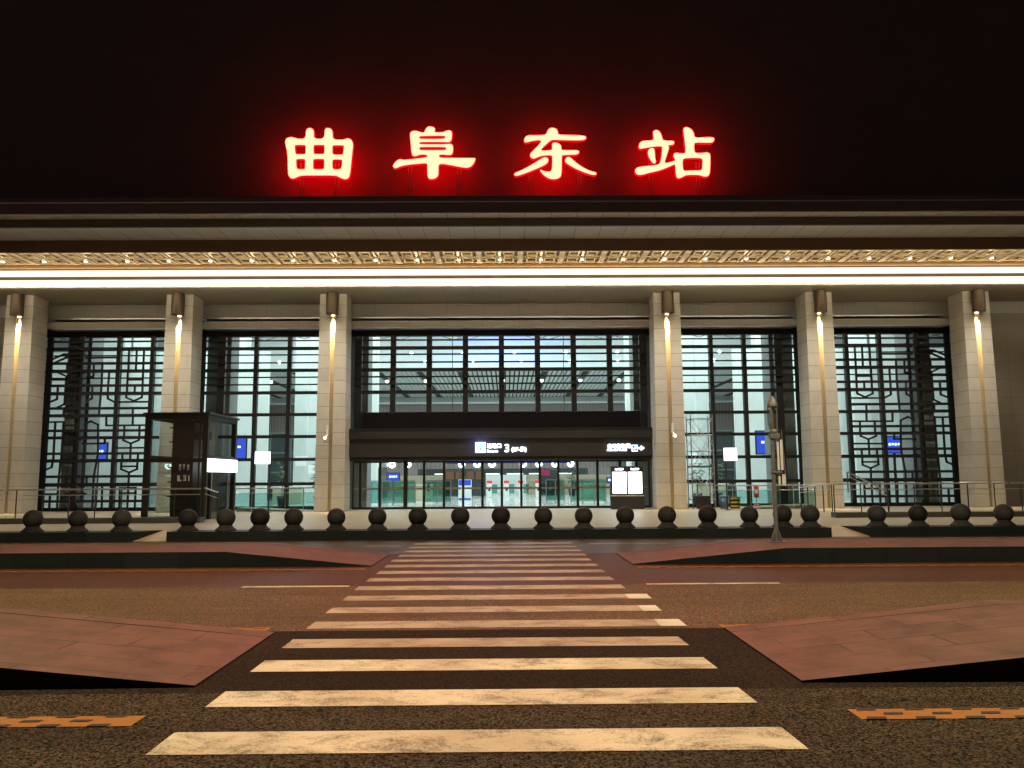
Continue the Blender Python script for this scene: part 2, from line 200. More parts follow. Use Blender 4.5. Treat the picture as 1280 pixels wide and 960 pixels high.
M = {}
M['asphalt_near'] = asphalt('coarse_asphalt', (.0012, .001, .0008), (.115, .088, .064), 80, .8, 1., .4, .4, .08)
M['asphalt_dark'] = asphalt('fresh_dark_asphalt', (.002, .0016, .0013), (.045, .03, .022), 80, .8, .8, .3, 0., .08)
M['asphalt_lane'] = asphalt('worn_brown_asphalt', (.006, .0045, .003), (.20, .13, .07), 75, .6, .6, .25, .65, .25)
M['asphalt_red'] = asphalt('smooth_dark_asphalt', (.012, .006, .004), (.13, .055, .034), 70, .5, .3, .25, .4, .15)
M['asphalt_far'] = asphalt('far_lane_asphalt', (.016, .012, .009), (.08, .058, .042), 70, .42, .3, .25, .35, .35)
M['white_paint'] = paint('worn_white_road_paint', (.64, .60, .51), (.06, .048, .038), .50)
M['far_paint'] = paint('darker_road_paint', (.40, .34, .285), (.05, .037, .03), .50)  # darker paint for the farther stripes, same wear pattern
M['new_paint'] = paint('pale_concrete_patch', (.62, .62, .60), (.3, .3, .3), .25)
M['yellow_paint'] = paint('worn_yellow_road_paint', (.30, .115, .010), (.10, .05, .012), .36, 5.)
M['notch'] = simple('asphalt_in_notch', (.02, .016, .012), .8, var=.4, scale=40)
M['pink'] = paving('pink_granite_paving', (.125, .059, .051), (.098, .047, .041), (.014, .008, .007), .86, .44, .6, .012, .5, .5)
M['plaza'] = paving('beige_plaza_granite', (.35, .305, .22), (.31, .27, .195), (.18, .155, .11), 1.2, .6, .42, .006, .5, .25)
M['dark_granite'] = joints('dark_granite_kerb', (.010, .015, .018), (1.0, 0, 0), .012, .4, .5, var=.35, nscale=9., spec=.15)
M['ball_granite'] = simple('flamed_dark_granite', (.020, .022, .025), .6, var=.6, scale=60, bump=.2, bscale=150, spec=.15, each=.45)
M['plinth'] = joints('grey_granite_plinth', (.05, .05, .05), (1.2, 0, 0), .012, .4, .5, var=.2)
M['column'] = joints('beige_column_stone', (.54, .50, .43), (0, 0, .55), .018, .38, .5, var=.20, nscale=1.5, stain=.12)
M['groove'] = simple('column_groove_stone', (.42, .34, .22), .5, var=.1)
M['spandrel'] = joints('grey_brown_panels', (.42, .38, .33), (1.65, 0, .62), .014, .5, .45, offs=(.8, 0, .1), var=.06)
M['sidewall'] = joints('dark_beige_panels', (.20, .17, .13), (1.2, 0, .8), .014, .5, .5, var=.1)  # panels in a darker beige than the spandrels
M['soffit'] = joints('metal_soffit_panels', (.74, .70, .68), (0.95, 0, 0), .02, .25, .42, var=.06)
M['soffit2'] = joints('beige_soffit_panels', (.46, .41, .33), (1.2, 0, 0), .014, .55, .45, var=.05)
M['brown'] = simple('bronze_fascia', (.20, .12, .07), .5, .3, .08, 1.)
M['greyfascia'] = simple('dark_bronze_fascia', (.14, .11, .10), .5, .3, .08, 1.)
M['gold'] = simple('pale_bronze_lattice', (.45, .33, .18), .45, .2, .06, 2.)
M['goldback'] = simple('bronze_soffit_recess', (.16, .10, .05), .55, .1, .1, 2.)
M['steeltrim'] = simple('brushed_aluminium_trim', (.55, .55, .56), .35, .8, .05, 2.)
M['roofdark'] = simple('dark_grey_roof_and_backdrop', (.085, .07, .062), .7, 0, .12, .6, .1)
M['frame'] = simple('black_window_frame', (.006, .006, .006), .5, 0., .2, 4.)
M['glass'] = glass_mat('clear_hall_glass')
M['doorglass'] = glass_mat('door_glass', (.94, .97, .97))
M['darkglass'] = simple('black_spandrel_glass', (.008, .008, .009), .08, 0, .1, 1.)
M['canopy'] = simple('charcoal_canopy_panel', (.028, .027, .027), .42, .2, .08, 1.)
M['band'] = simple('frosted_door_band', (.42, .36, .32), .6, 0, .5, 18.)
M['innercol'] = simple('grey_concrete_column', (.24, .25, .25), .6, 0, .1, 1.)
M['white'] = simple('white_hall_paint', (.72, .76, .75), .5, 0, .04, 1.)
M['hallfloor'] = simple('polished_hall_floor', (.42, .46, .44), .15, 0, .08, .8)
M['slat'] = simple('white_ceiling_slat', (.70, .74, .73), .5, 0, .04, 1.)
M['gap'] = simple('dark_ceiling_void', (.02, .025, .028), .8, 0, .1, 1.)
M['brownwall'] = joints('brown_slat_wall', (.19, .16, .15), (.35, 0, 0), .06, .55, .6, var=.1)
M['shop'] = simple('dark_shop_glazing', (.035, .05, .052), .15, 0, .3, .6)
M['shopframe'] = simple('grey_shop_frame', (.14, .17, .17), .5, .3, .1, 2.)
M['teal'] = glass_mat('teal_barrier_glass', (.45, .72, .68))
M['steel'] = simple('brushed_stainless_steel', (.50, .50, .50), .3, .9, .08, 12.)
M['darksteel'] = simple('dark_painted_steel', (.05, .05, .05), .4, .6, .1, 6.)
M['polesteel'] = simple('weathered_galvanised_steel', (.13, .14, .155), .5, .3, .25, 9., .15)
M['strip'] = emit('warm_led_strip', (1., .94, .74), 1.45)
M['lens'] = emit('warm_lamp_lens', (1., .86, .55), 5.)
M['spotlens'] = emit('white_spot_lens', (1., .93, .80), 4.)
M['hallspot'] = emit('hall_spot_lamp', (.9, 1., 1.), 9.)
M['hallpanel'] = emit('hall_ceiling_lamp_panel', (.80, 1., .96), 3.)
M['letterface'] = emit('red_led_letter_face', (1., .0182, .0105), 55.)
M['letterrim'] = emit('red_letter_return_halo', (1., .0, .002), 10)  # emission put in to imitate the red halo round the strokes
M['lightbox'] = emit('cool_white_light_box', (.95, .97, 1.), 3.2)
M['signwhite'] = emit('cool_white_sign_letters', (.80, .87, 1.), 9.)
M['signicon'] = emit('pale_blue_sign_icon', (.70, .85, 1.), 2.2)
M['signblue'] = simple('blue_pictogram', (.05, .16, .42), .5)
M['screenglass'] = simple('pale_lantern_glass', (.55, .58, .65), .2)
M['screen'] = emit('blue_screen', (.05, .12, .85), 1.0)
M['bluesign'] = emit('blue_hanging_sign', (.015, .03, .20), .8)
M['redlamp'] = emit('red_gate_lamp', (1., .08, .08), 1.1)
M['green'] = simple('green_leaf', (.05, .11, .04), .5, 0, .4, 8.)
M['olive'] = simple('olive_partition', (.22, .23, .09), .5, 0, .1, 2.)
M['cream'] = simple('cream_partition', (.55, .50, .36), .5, 0, .08, 2.)
M['pinkshop'] = emit('magenta_shop_display', (.75, .08, .25), .5)
M['warmshop'] = emit('warm_shop_shelves', (.8, .5, .3), .22)
M['pot'] = simple('dark_planter', (.03, .035, .04), .5)
M['plasticblue'] = simple('blue_grey_plastic_bin', (.08, .14, .22), .4)
M['hazy'] = simple('yellow_stripe_paint', (.55, .38, .03), .5)
M['redsign'] = simple('red_warning_board', (.50, .05, .07), .5)
M['paper'] = simple('white_paper', (.7, .7, .7), .6)
M['camwhite'] = simple('white_camera_housing', (.75, .75, .73), .35)
M['camlamp'] = emit('camera_infrared_lamp', (1., .93, .85), 12.)
M['lamphouse'] = simple('bronze_lamp_tube', (.10, .065, .042), .45, .4, .1, 4.)

# ------------------------------------------------------------------ mesh builder
WL = {}    # world location of every parent empty or object

class MB:
    def __init__(s): s.v = []; s.f = []; s.mi = []; s.m = 0; s.sm = []; s.smooth = False
    def mat(s, i): s.m = i; return s
    def add(s, vs, fs):
        o = len(s.v); s.v += [tuple(p) for p in vs]
        for f in fs: s.f.append([o + i for i in f]); s.mi.append(s.m); s.sm.append(s.smooth)
        return s
    def box(s, x0, x1, y0, y1, z0, z1):
        vs = [(x, y, z) for z in (z0, z1) for y in (y0, y1) for x in (x0, x1)]
        return s.add(vs, [(0, 2, 3, 1), (4, 5, 7, 6), (0, 1, 5, 4), (2, 6, 7, 3), (0, 4, 6, 2), (1, 3, 7, 5)])
    def bbox(s, x0, x1, y0, y1, z0, z1, b=.015):
        """box with chamfered edges"""
        bm = bmesh.new(); bmesh.ops.create_cube(bm, size=1)
        for v in bm.verts: v.co = ((x0 + x1) / 2 + v.co.x * (x1 - x0), (y0 + y1) / 2 + v.co.y * (y1 - y0), (z0 + z1) / 2 + v.co.z * (z1 - z0))
        bmesh.ops.bevel(bm, geom=bm.edges[:], offset=b, segments=2, profile=.7, affect='EDGES')
        s.frombm(bm); return s
    def frombm(s, bm):
        bm.verts.index_update()
        s.add([v.co[:] for v in bm.verts], [[v.index for v in f.verts] for f in bm.faces]); bm.free()
    def quad(s, a, b, c, d): return s.add([a, b, c, d], [(0, 1, 2, 3)])
    def tube(s, p0, p1, r, n=8, r1=None, cap=True):
        p0, p1 = Vector(p0), Vector(p1); r1 = r if r1 is None else r1
        d = (p1 - p0).normalized(); u = d.orthogonal().normalized(); w = d.cross(u)
        vs = []
        for p, q in ((p0, r), (p1, r1)):
            for i in range(n):
                a = 2 * math.pi * i / n; vs.append(p + u * math.cos(a) * q + w * math.sin(a) * q)
        fs = [(i, (i + 1) % n, n + (i + 1) % n, n + i) for i in range(n)]
        s.smooth = n > 6; s.add(vs, fs); s.smooth = False
        if cap: s.add(vs, [tuple(range(n))[::-1], tuple(range(n, 2 * n))])
        return s
    def lathe(s, cx, cy, prof, n=32):
        """profile of (radius, z)"""
        vs = []; fs = []
        for r, z in prof:
            for i in range(n):
                a = 2 * math.pi * i / n; vs.append((cx + r * math.cos(a), cy + r * math.sin(a), z))
        for k in range(len(prof) - 1):
            for i in range(n):
                j = (i + 1) % n; fs.append((k * n + i, k * n + j, (k + 1) * n + j, (k + 1) * n + i))
        s.smooth = True; s.add(vs, fs); s.smooth = False
        return s
    def bar(s, p0, p1, w, d, y0):
        """flat bar between two (x, z) points, w wide in the facade plane, from y0 to y0 + d"""
        a, b = Vector(p0), Vector(p1); t = (b - a)
        if t.length < 1e-6: return s
        t = t.normalized(); n = Vector((-t.y, t.x)) * w / 2; e = t * w * .45
        q = [a - e + n, a - e - n, b + e - n, b + e + n]
        vs = [(p.x, y0, p.y) for p in q] + [(p.x, y0 + d, p.y) for p in q]
        return s.add(vs, [(0, 1, 2, 3), (7, 6, 5, 4), (0, 4, 5, 1), (1, 5, 6, 2), (2, 6, 7, 3), (3, 7, 4, 0)])
    def build(s, name, mats, parent=None, loc=None):
        if not isinstance(mats, (list, tuple)): mats = [mats]
        if parent is not None: base = WL[parent.name]
        else: base = Vector(loc) if loc is not None else Vector((0, 0, 0))
        me = bpy.data.meshes.new(name)
        me.from_pydata([tuple(Vector(p) - base) for p in s.v], [], s.f)
        for m in mats: me.materials.append(m)
        me.polygons.foreach_set('material_index', s.mi)
        me.polygons.foreach_set('use_smooth', s.sm)
        me.update()
        bm = bmesh.new(); bm.from_mesh(me); bmesh.ops.recalc_face_normals(bm, faces=bm.faces[:]); bm.to_mesh(me); bm.free()
        o = bpy.data.objects.new(name, me); C.objects.link(o)
        if parent is not None: o.parent = parent; WL[o.name] = base
        else: o.location = base; WL[o.name] = base
        return o

def tag(o, label=None, cat=None, group=None, kind=None):
    if label: o['label'] = label
    if cat: o['category'] = cat
    if group: o['group'] = group
    if kind: o['kind'] = kind
    return o

def thing(name, loc, label, cat, group=None):
    o = bpy.data.objects.new(name, None); C.objects.link(o)
    o.empty_display_size = .2; o.location = loc; WL[o.name] = Vector(loc)
    return tag(o, label, cat, group)

def copy_tree(o, loc, label=None, rz=None):
    r = o.copy(); C.objects.link(r); r.location = loc; WL[r.name] = Vector(loc)
    if rz is not None: r.rotation_euler = (0, 0, rz)
    if label: r['label'] = label
    for ch in list(o.children):
        c = ch.copy(); C.objects.link(c); c.parent = r
        for g in list(ch.children):
            d = g.copy(); C.objects.link(d); d.parent = c
    return r

def light(name, kind, loc, energy, col, parent=None, aim=None, **kw):
    l = bpy.data.lights.new(name, kind); l.energy = energy; l.color = col
    for k, v in kw.items(): setattr(l, k, v)
    o = bpy.data.objects.new(name, l); C.objects.link(o)
    o.location = Vector(loc) - (WL[parent.name] if parent else Vector((0, 0, 0)))
    if aim is not None: o.rotation_euler = Vector(aim).to_track_quat('-Z', 'Y').to_euler()
    if parent: o.parent = parent
    return o

def text_mesh(name, body, size, x, y, z, mat, parent, depth=.02, align='LEFT', w=1.0):
    cu = bpy.data.curves.new(name, 'FONT'); cu.body = body; cu.size = size; cu.extrude = depth; cu.align_x = align; cu.offset = size * .012
    to = bpy.data.objects.new(name, cu); C.objects.link(to)
    dg = bpy.context.evaluated_depsgraph_get()
    me = bpy.data.meshes.new_from_object(to.evaluated_get(dg))
    bpy.data.objects.remove(to)
    base = WL[parent.name]
    me.transform(Matrix.Translation(Vector((x, y, z)) - base) @ Matrix.Rotation(R(90), 4, 'X') @ Matrix.Diagonal((w, 1, 1, 1)))
    me.materials.clear(); me.materials.append(mat)
    o = bpy.data.objects.new(name, me); C.objects.link(o); o.parent = parent; WL[o.name] = base
    return o

# ------------------------------------------------------------------ ground, road, islands, plaza
X0 = -.2           # axis of the station
ZP = .24           # level of the plaza

b = MB(); b.box(-400, 400, -120, 700, -.6, -.02); tag(b.build('ground', M['asphalt_dark']), kind='structure')
def sheet(name, mat, x0, x1, y0, y1, z):
    b = MB(); nx = max(1, int((x1 - x0) / 20)); b.box(x0, x1, y0, y1, z - .012, z)
    return tag(b.build(name, mat), kind='structure')
sheet('road_near_lane', M['asphalt_near'], -80, 80, -30, 6.28, 0)
sheet('road_crossing_gap', M['asphalt_dark'], -80, 80, 6.28, 8.74, 0)
sheet('road_middle_lane', M['asphalt_lane'], -80, 80, 8.74, 12.27, 0)
sheet('road_far_lane', M['asphalt_red'], -80, 80, 12.27, 17.3, 0)
sheet('road_drop_off_lane', M['asphalt_far'], -80, 80, 17.3, 21.32, 0)

cw = bpy.data.objects.new('crosswalk', None); C.objects.link(cw); tag(cw, kind='structure'); WL['crosswalk'] = Vector((0, 0, 0))
for i in range(16):
    y = 4.91 + i * .985 + (.05 if i == 2 else 0)
    t = (y - 4.9) / 15.5
    xa, xb = -2.11 - .16 * t + random.uniform(-.015, .015), 1.79 - .17 * t + random.uniform(-.02, .02)
    b = MB(); s = random.uniform(-.01, .01)
    b.add([(xa, y, .004), (xb, y + s, .004), (xb - .02, y + .42 + s, .004), (xa - .0, y + .42, .004)], [(0, 1, 2, 3)])
    b.build('stripe', M['white_paint'] if i < 3 else M['far_paint'], cw)
    if i in (4, 5, 6):
        b = MB(); w = (.28, .22, .30)[i - 4]; b.add([(xb - .1, y - .02, .008), (xb - .1 + w, y - .02, .008), (xb - .1 + w, y + .40, .008), (xb - .1, y + .40, .008)], [(0, 1, 2, 3)])
        b.build('patch', M['new_paint'], cw)

def line(name, x0, x1, y0, y1, mat=M['white_paint'], z=.004):
    b = MB(); b.quad((x0, y0, z), (x1, y0, z), (x1, y1, z), (x0, y1, z)); tag(b.build(name, mat), kind='structure')
for i in range(5):
    line('lane_line', -3.95 - i * 6.2 - 4, -2.35 - i * 6.2 - 1.6 if i else -2.35, 12.2, 12.32) if i else line('lane_line', -3.95, -2.35, 12.2, 12.32)
    line('lane_line', 2.1 + i * 6.2, 4.1 + i * 6.2, 12.2, 12.32)
line('lane_line', -3.4, -2.5, 19.3, 19.42); line('lane_line', 2.0, 3.9, 19.6, 19.72)

def yellow(x0, x1, y0, y1):
    """yellow slow-down strip with rows of dark notches"""
    b = MB(); z = .004
    b.quad((x0, y0, z), (x1, y0, z), (x1, y1, z), (x0, y1, z)); b.mat(1); h = (y1 - y0); p = .33
    n = int((x1 - x0) / p) + 1
    for k in range(n):
        for r, (o, a) in enumerate(((.03, 0.), (.19, .42), (.05, .84))):
            xa = x0 + k * p + o; xb = xa + .13
            if xb > x1: continue
            ya, yb = y0 + h * (a - (.03 if a == 0 else 0)), y0 + h * min(1.04, a + .19)
            b.quad((xa, ya, z + .004), (xb, ya, z + .004), (xb + .02, yb, z + .004), (xa + .02, yb, z + .004))
    tag(b.build('yellow_strip', [M['yellow_paint'], M['notch']]), kind='structure')
yellow(-14, -2.46, 5.47, 5.70); yellow(2.34, 14, 5.48, 5.71)
yellow(-4.9, -2.55, 8.76, 8.94); yellow(2.3, 4.9, 8.74, 8.92)
yellow(-30, -2.5, 14.42, 14.62); yellow(2.35, 30, 14.42, 14.62)

def island(sx, xe, y0, y1, hmax, xr, name):
    """raised island: flush with the road at the crossing, ramping up to hmax at |x| = xr"""
    o = bpy.data.objects.new(name, None); C.objects.link(o); tag(o, kind='structure'); WL[o.name] = Vector((0, 0, 0))
    xs = [xe, xr, 60]; hs = [.012, hmax, hmax]
    kw = .26
    b = MB()
    for ya, yb, dz in ((y0 + kw, y1 - kw, 0),):
        vs = [];
        for x, h in zip(xs, hs): vs += [(sx * x, ya, h), (sx * x, yb, h)]
        b.add(vs, [(0, 2, 3, 1), (2, 4, 5, 3)])
    b.build('paving', M['pink'], o)
    b = MB()     # pale kerb stones along both edges
    for ya, yb in ((y0, y0 + kw), (y1 - kw, y1)):
        vs = []
        for x, h in zip(xs, hs): vs += [(sx * x, ya, h + .003), (sx * x, yb, h + .003)]
        b.add(vs, [(0, 2, 3, 1), (2, 4, 5, 3)])
    b.build('kerb_top', M['pink'], o)
    b = MB()
    for y in (y0, y1):
        vs = []
        for x, h in zip(xs, hs): vs += [(sx * x, y, -.01), (sx * x, y, h + .003)]
        b.add(vs, [(0, 2, 3, 1), (2, 4, 5, 3)])
    vs = [(sx * xe, y0, -.01), (sx * xe, y1, -.01), (sx * xe, y1, .014), (sx * xe, y0, .014)]
    b.add(vs, [(0, 1, 2, 3)])
    b.build('kerb_face', M['dark_granite'], o)
island(-1, 2.42, 6.45, 8.62, .27, 5.1, 'traffic_island')
island(1, 2.30, 6.45, 8.70, .27, 5.1, 'traffic_island')
island(-1, 2.47, 14.95, 17.15, .28, 5.15, 'traffic_island')
island(1, 2.32, 14.95, 17.15, .28, 5.15, 'traffic_island')

# plaza slab with a dark kerb and two drop kerbs
b = MB(); b.box(-90, 90, 22.05, 36.3, -.3, ZP)
tag(b.build('plaza', M['plaza']), kind='structure')
def kerb(x0, x1, cut0=0, cut1=0):
    b = MB(); y0, y1 = 21.3, 22.05
    b.add([(x0, y0, -.02), (x1, y0, -.02), (x1, y0, ZP + .004), (x0, y0, ZP + .004),
           (x0 - cut0, y1, -.02), (x1 + cut1, y1, -.02), (x1 + cut1, y1, ZP + .004), (x0 - cut0, y1, ZP + .004)],
          [(0, 1, 2, 3), (3, 2, 6, 7), (7, 6, 5, 4), (0, 3, 7, 4), (1, 5, 6, 2)])
    tag(b.build('plaza_kerb', M['dark_granite']), kind='structure')
kerb(-60, -9.75, 0, .45); kerb(-8.88, 8.57, 0, 0); kerb(9.58, 60, .45, 0)
for x0, x1 in ((-9.74, -8.89), (8.58, 9.57)):
    b = MB(); b.add([(x0, 21.3, .01), (x1, 21.3, .01), (x1, 22.05, ZP - .002), (x0, 22.05, ZP - .002), (x0, 21.3, -.05), (x1, 21.3, -.05), (x1, 22.05, -.05), (x0, 22.05, -.05)],
                    [(0, 1, 2, 3), (0, 4, 5, 1), (0, 3, 7, 4), (1, 5, 6, 2)])
    tag(b.build('drop_kerb_ramp', M['plaza']), kind='structure')

# ------------------------------------------------------------------ ball bollards
BX = [-12.62, -11.43, -10.26, -8.48, -7.5, -6.58, -5.68, -4.55, -3.44, -2.35, -1.21, -0.12, 0.99, 2.09, 3.21, 4.32, 5.42, 6.54, 7.42, 8.18, 9.99, 11.09, 12.26, 13.4]
ORD = ['first', 'second', 'third', 'fourth', 'fifth', 'sixth', 'seventh', 'eighth', 'ninth', 'tenth', 'eleventh', 'twelfth', 'thirteenth', 'fourteenth', 'fifteenth', 'sixteenth', 'seventeenth']
bol = None
for i, x in enumerate(BX):
    if i < 3: lab = 'dark granite ball bollard, %s on the short left kerb' % ('leftmost', 'second from the left', 'nearest the ramp gap')[i]
    elif i >= 20: lab = 'dark granite ball bollard, %s after the ramp gap on the right kerb' % ORD[i - 20]
    elif i == 18: lab = 'dark granite ball bollard half hidden behind the slim steel pole'
    else: lab = 'dark granite ball bollard, %s from the left on the long middle kerb' % ORD[i - 3]
    if bol is None:
        bol = thing('ball_bollard', (x, 21.72, ZP + .004), lab, 'bollard', 'granite ball bollards along the plaza kerb')
        z = ZP + .004
        b = MB(); b.lathe(x, 21.72, [(.0, z), (.275, z), (.275, z + .02), (.25, z + .05), (.205, z + .085), (.175, z + .12), (.165, z + .15), (.0, z + .15)]); b.build('base', M['ball_granite'], bol)
        b = MB(); cz = z + .335; b.lathe(x, 21.72, [(.245 * math.sin(a), cz - .245 * math.cos(a)) for a in [math.pi * k / 24 for k in range(25)]], 40); b.build('ball', M['ball_granite'], bol)
    else:
        o = copy_tree(bol, (x + random.uniform(-.02, .02), 21.72 + random.uniform(-.015, .015), ZP + .004), lab, random.uniform(0, 6)); o.scale = (random.uniform(.97, 1.03),) * 3

# ------------------------------------------------------------------ the station building
st = thing('railway_station', (X0, 33.9, ZP), 'wide railway station with beige columns, glass hall and deep lit eaves', 'station')
def SX(b):                      # station-local x to world
    b.v = [(p[0] + X0, p[1], p[2]) for p in b.v]; return b
def part(b, name, mats, parent=None): return SX(b).build(name, mats, parent or st)

YF, YG = 33.9, 36.0
COLX = [-20.65, -13.8, -7.2, 7.2, 13.8, 20.65]
def column(cx):
    zb, zt = ZP + .001, 9.53
    b = MB()
    def ring(z, t):
        w = .635 - .065 * t; g = .10 - .03 * (1 - t); d0 = YF + .02 * t; dg = d0 + .11; d1 = d0 + 1.15
        return [(cx - w, d1, z), (cx - w, d0, z), (cx - g, d0, z), (cx - g, dg, z), (cx + g, dg, z), (cx + g, d0, z), (cx + w, d0, z), (cx + w, d1, z)]
    a, c = ring(zb, 0), ring(zt, 1)
    n = 8; vs = a + c
    for i in range(n):
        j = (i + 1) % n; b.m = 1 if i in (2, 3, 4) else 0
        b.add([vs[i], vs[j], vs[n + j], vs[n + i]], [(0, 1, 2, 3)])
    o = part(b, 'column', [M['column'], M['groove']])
    # bronze tube lamp at the column head
    b = MB(); b.tube((cx, YF - .16, 8.60), (cx, YF - .16, 9.52), .26, 24); lt = part(b, 'downlight', M['lamphouse'], o)
    b = MB(); b.tube((cx, YF + .045, 8.575), (cx, YF + .045, 8.60), .075, 16); part(b, 'lamp_lens', M['lens'], o)
    light('column_wash', 'SPOT', (cx + X0, YF - .30, 8.55), WASH, (1., .76, .42), st, aim=(0, .16, -1), spot_size=R(75), spot_blend=.8, shadow_soft_size=.08)
    light('column_lamp', 'SPOT', (cx + X0, YF + .075, 8.56), LAMP_COL, (1., .72, .32), st, aim=(0, .006, -1), spot_size=R(34), spot_blend=.8, shadow_soft_size=.03)
LAMP_COL = 5200; WASH = 12
for cx in COLX: column(cx)

# spandrel wall, ledges and beams between the columns
b = MB(); b.box(-60, 60, YG, YG + .3, 8.86, 9.53); part(b, 'spandrel_wall', M['spandrel'])
BAYS = [(-19.95, -14.5), (-13.1, -7.9), (-6.5, 6.5), (7.9, 13.1), (14.5, 19.95)]
b = MB()
for x0, x1 in BAYS:
    b.box(x0 - .25, x1 + .25, 35.65, 35.99, 8.80, 8.86)
part(b, 'ledge', M['steeltrim'])
b = MB()
for x0, x1 in BAYS: b.box(x0 - .35, x1 + .35, 35.30, 35.9, 8.33, 8.62)
part(b, 'beam', M['spandrel'])
b = MB()
for x0, x1 in BAYS: b.box(x0 - .2, x1 + .2, 35.34, 35.9, 8.29, 8.327)
part(b, 'drip_trim', M['steeltrim'])
b = MB()
for x0, x1 in BAYS: b.box(x0 - 1.1, x1 + 1.1, 35.96, 36.2, 8.04, 8.80)
part(b, 'window_head', M['frame'])

# side wings beyond the outer columns
b = MB()
for s in (-1, 1):
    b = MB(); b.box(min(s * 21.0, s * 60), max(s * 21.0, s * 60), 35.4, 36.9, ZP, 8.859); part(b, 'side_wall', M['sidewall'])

# eaves, stepped outwards and upwards
def slab(name, y0, y1, z0, z1, mat): b = MB(); b.box(-60, 60, y0, y1, z0, z1); return part(b, name, mat)
slab('column_soffit', 32.462, 36.5, 9.535, 9.60, M['soffit2'])
slab('light_cove_back', 32.46, 32.9, 9.601, 10.498, M['gold'])
b = MB(); b.box(-60, 60, 32.33, 32.459, 9.54, 9.785); part(b, 'light_strip', M['strip'])
b = MB(); b.box(-60, 60, 32.33, 32.459, 9.935, 10.185); part(b, 'light_strip', M['strip'])
slab('strip_rail', 32.36, 32.459, 9.788, 9.932, M['goldback'])
slab('gold_rail', 32.36, 32.459, 10.188, 10.395, M['brown'])
slab('lattice_recess', 30.36, 32.5, 10.50, 10.56, M['goldback'])
# carved lattice soffit: long rails, cross rails and square frets between the spot lamps
b = MB(); P_ = 1.66
zb, zt = 10.42, 10.495
for y in (30.5, 31.43, 32.25): b.box(-45, 45, y - .05, y + .05, zb + .01, zt)
k0 = -26
for k in range(-26, 27):
    x = k * P_
    b.box(x - .05, x + .05, 30.42, 32.33, zb, zt)                   # rail through the lamp
    xm = x + P_ / 2
    b.box(xm - .11, xm + .11, 30.42, 32.33, zb - .005, zt)          # broad rail between two lamps
    for s in (-1, 1):                                               # two square frets per lamp
        cx = x + s * .36
        for (ya, yb) in ((30.66, 31.28), (31.58, 32.12)):
            b.box(cx - .22, cx + .22, ya, ya + .06, zb, zt); b.box(cx - .22, cx + .22, yb - .06, yb, zb, zt)
            b.box(cx - .22, cx - .16, ya + .06, yb - .06, zb, zt); b.box(cx + .16, cx + .22, ya + .06, yb - .06, zb, zt)
part(b, 'lattice_soffit', M['gold'])
EAVE = 620
light('lattice_fill_light', 'AREA', (X0, 30.44, 10.30), 420, (1., .82, .50), st, aim=(0, .9, .3), size=70, size_y=.04, shape='RECTANGLE')  # added fill behind the fascia, brightens the lattice; no lamp there
light('lattice_fill_light', 'AREA', (X0, 32.34, 10.26), 170, (1., .82, .50), st, aim=(0, -.25, .97), size=70, size_y=.03, shape='RECTANGLE')  # second added fill, lights the lattice from its inner edge
light('strip_spill_light', 'AREA', (X0, 32.48, 9.50), 420, (1., .86, .58), st, aim=(0, 1, .12), size=100, size_y=.05, shape='RECTANGLE')  # added lamp standing in for the strip's glow on the soffit
for k in range(-13, 14):
    x = k * P_
    b = MB(); b.tube((x, 31.43, 10.31), (x, 31.43, 10.398), .085, 16, .085); o = part(b, 'spot_lamp', M['camwhite'])
    b = MB(); b.tube((x, 31.43, 10.295), (x, 31.43, 10.31), .07, 16); part(b, 'lamp_lens', M['spotlens'], o)
    light('eaves_lamp', 'POINT', (x + X0, 31.43, 10.24), 7, (1., .82, .50), st, shadow_soft_size=.07)
    light('eaves_spot', 'SPOT', (x + X0, 31.43, 10.28), EAVE, (1., .90, .72), st, aim=(0, .0, -1), spot_size=R(110), spot_blend=.6, shadow_soft_size=.07)
slab('bronze_fascia', 30.30, 30.42, 10.362, 10.84, M['brown'])
slab('outer_soffit', 28.72, 30.42, 10.842, 10.90, M['soffit'])
slab('middle_fascia', 28.66, 28.76, 10.835, 11.14, M['greyfascia'])
slab('upper_soffit', 28.06, 28.76, 11.142, 11.2, M['soffit'])
slab('upper_fascia', 28.0, 28.1, 11.135, 11.50, M['greyfascia'])
slab('eaves_edge', 27.96, 28.12, 11.502, 11.54, M['steeltrim'])
slab('gutter', 28.0, 28.3, 11.542, 11.70, M['greyfascia'])
slab('eaves_top', 28.0, 36.4, 11.702, 11.75, M['roofdark'])
b = MB(); t = math.tan(R(87)); ye, ze = 29.55, 11.752; h = 34.
vs = []
for x in (-75, 75):
    for y, z in ((ye, ze), (ye + h / t, ze + h), (ye + h / t + .6, ze + h), (ye + .6, ze)): vs.append((x, y, z))
b.add(vs, [(0, 1, 5, 4), (1, 2, 6, 5), (2, 3, 7, 6), (3, 0, 4, 7), (0, 3, 2, 1), (4, 5, 6, 7)])
part(b, 'roof', M['roofdark'])  # near-vertical dark wall, added to catch the letters' red glow

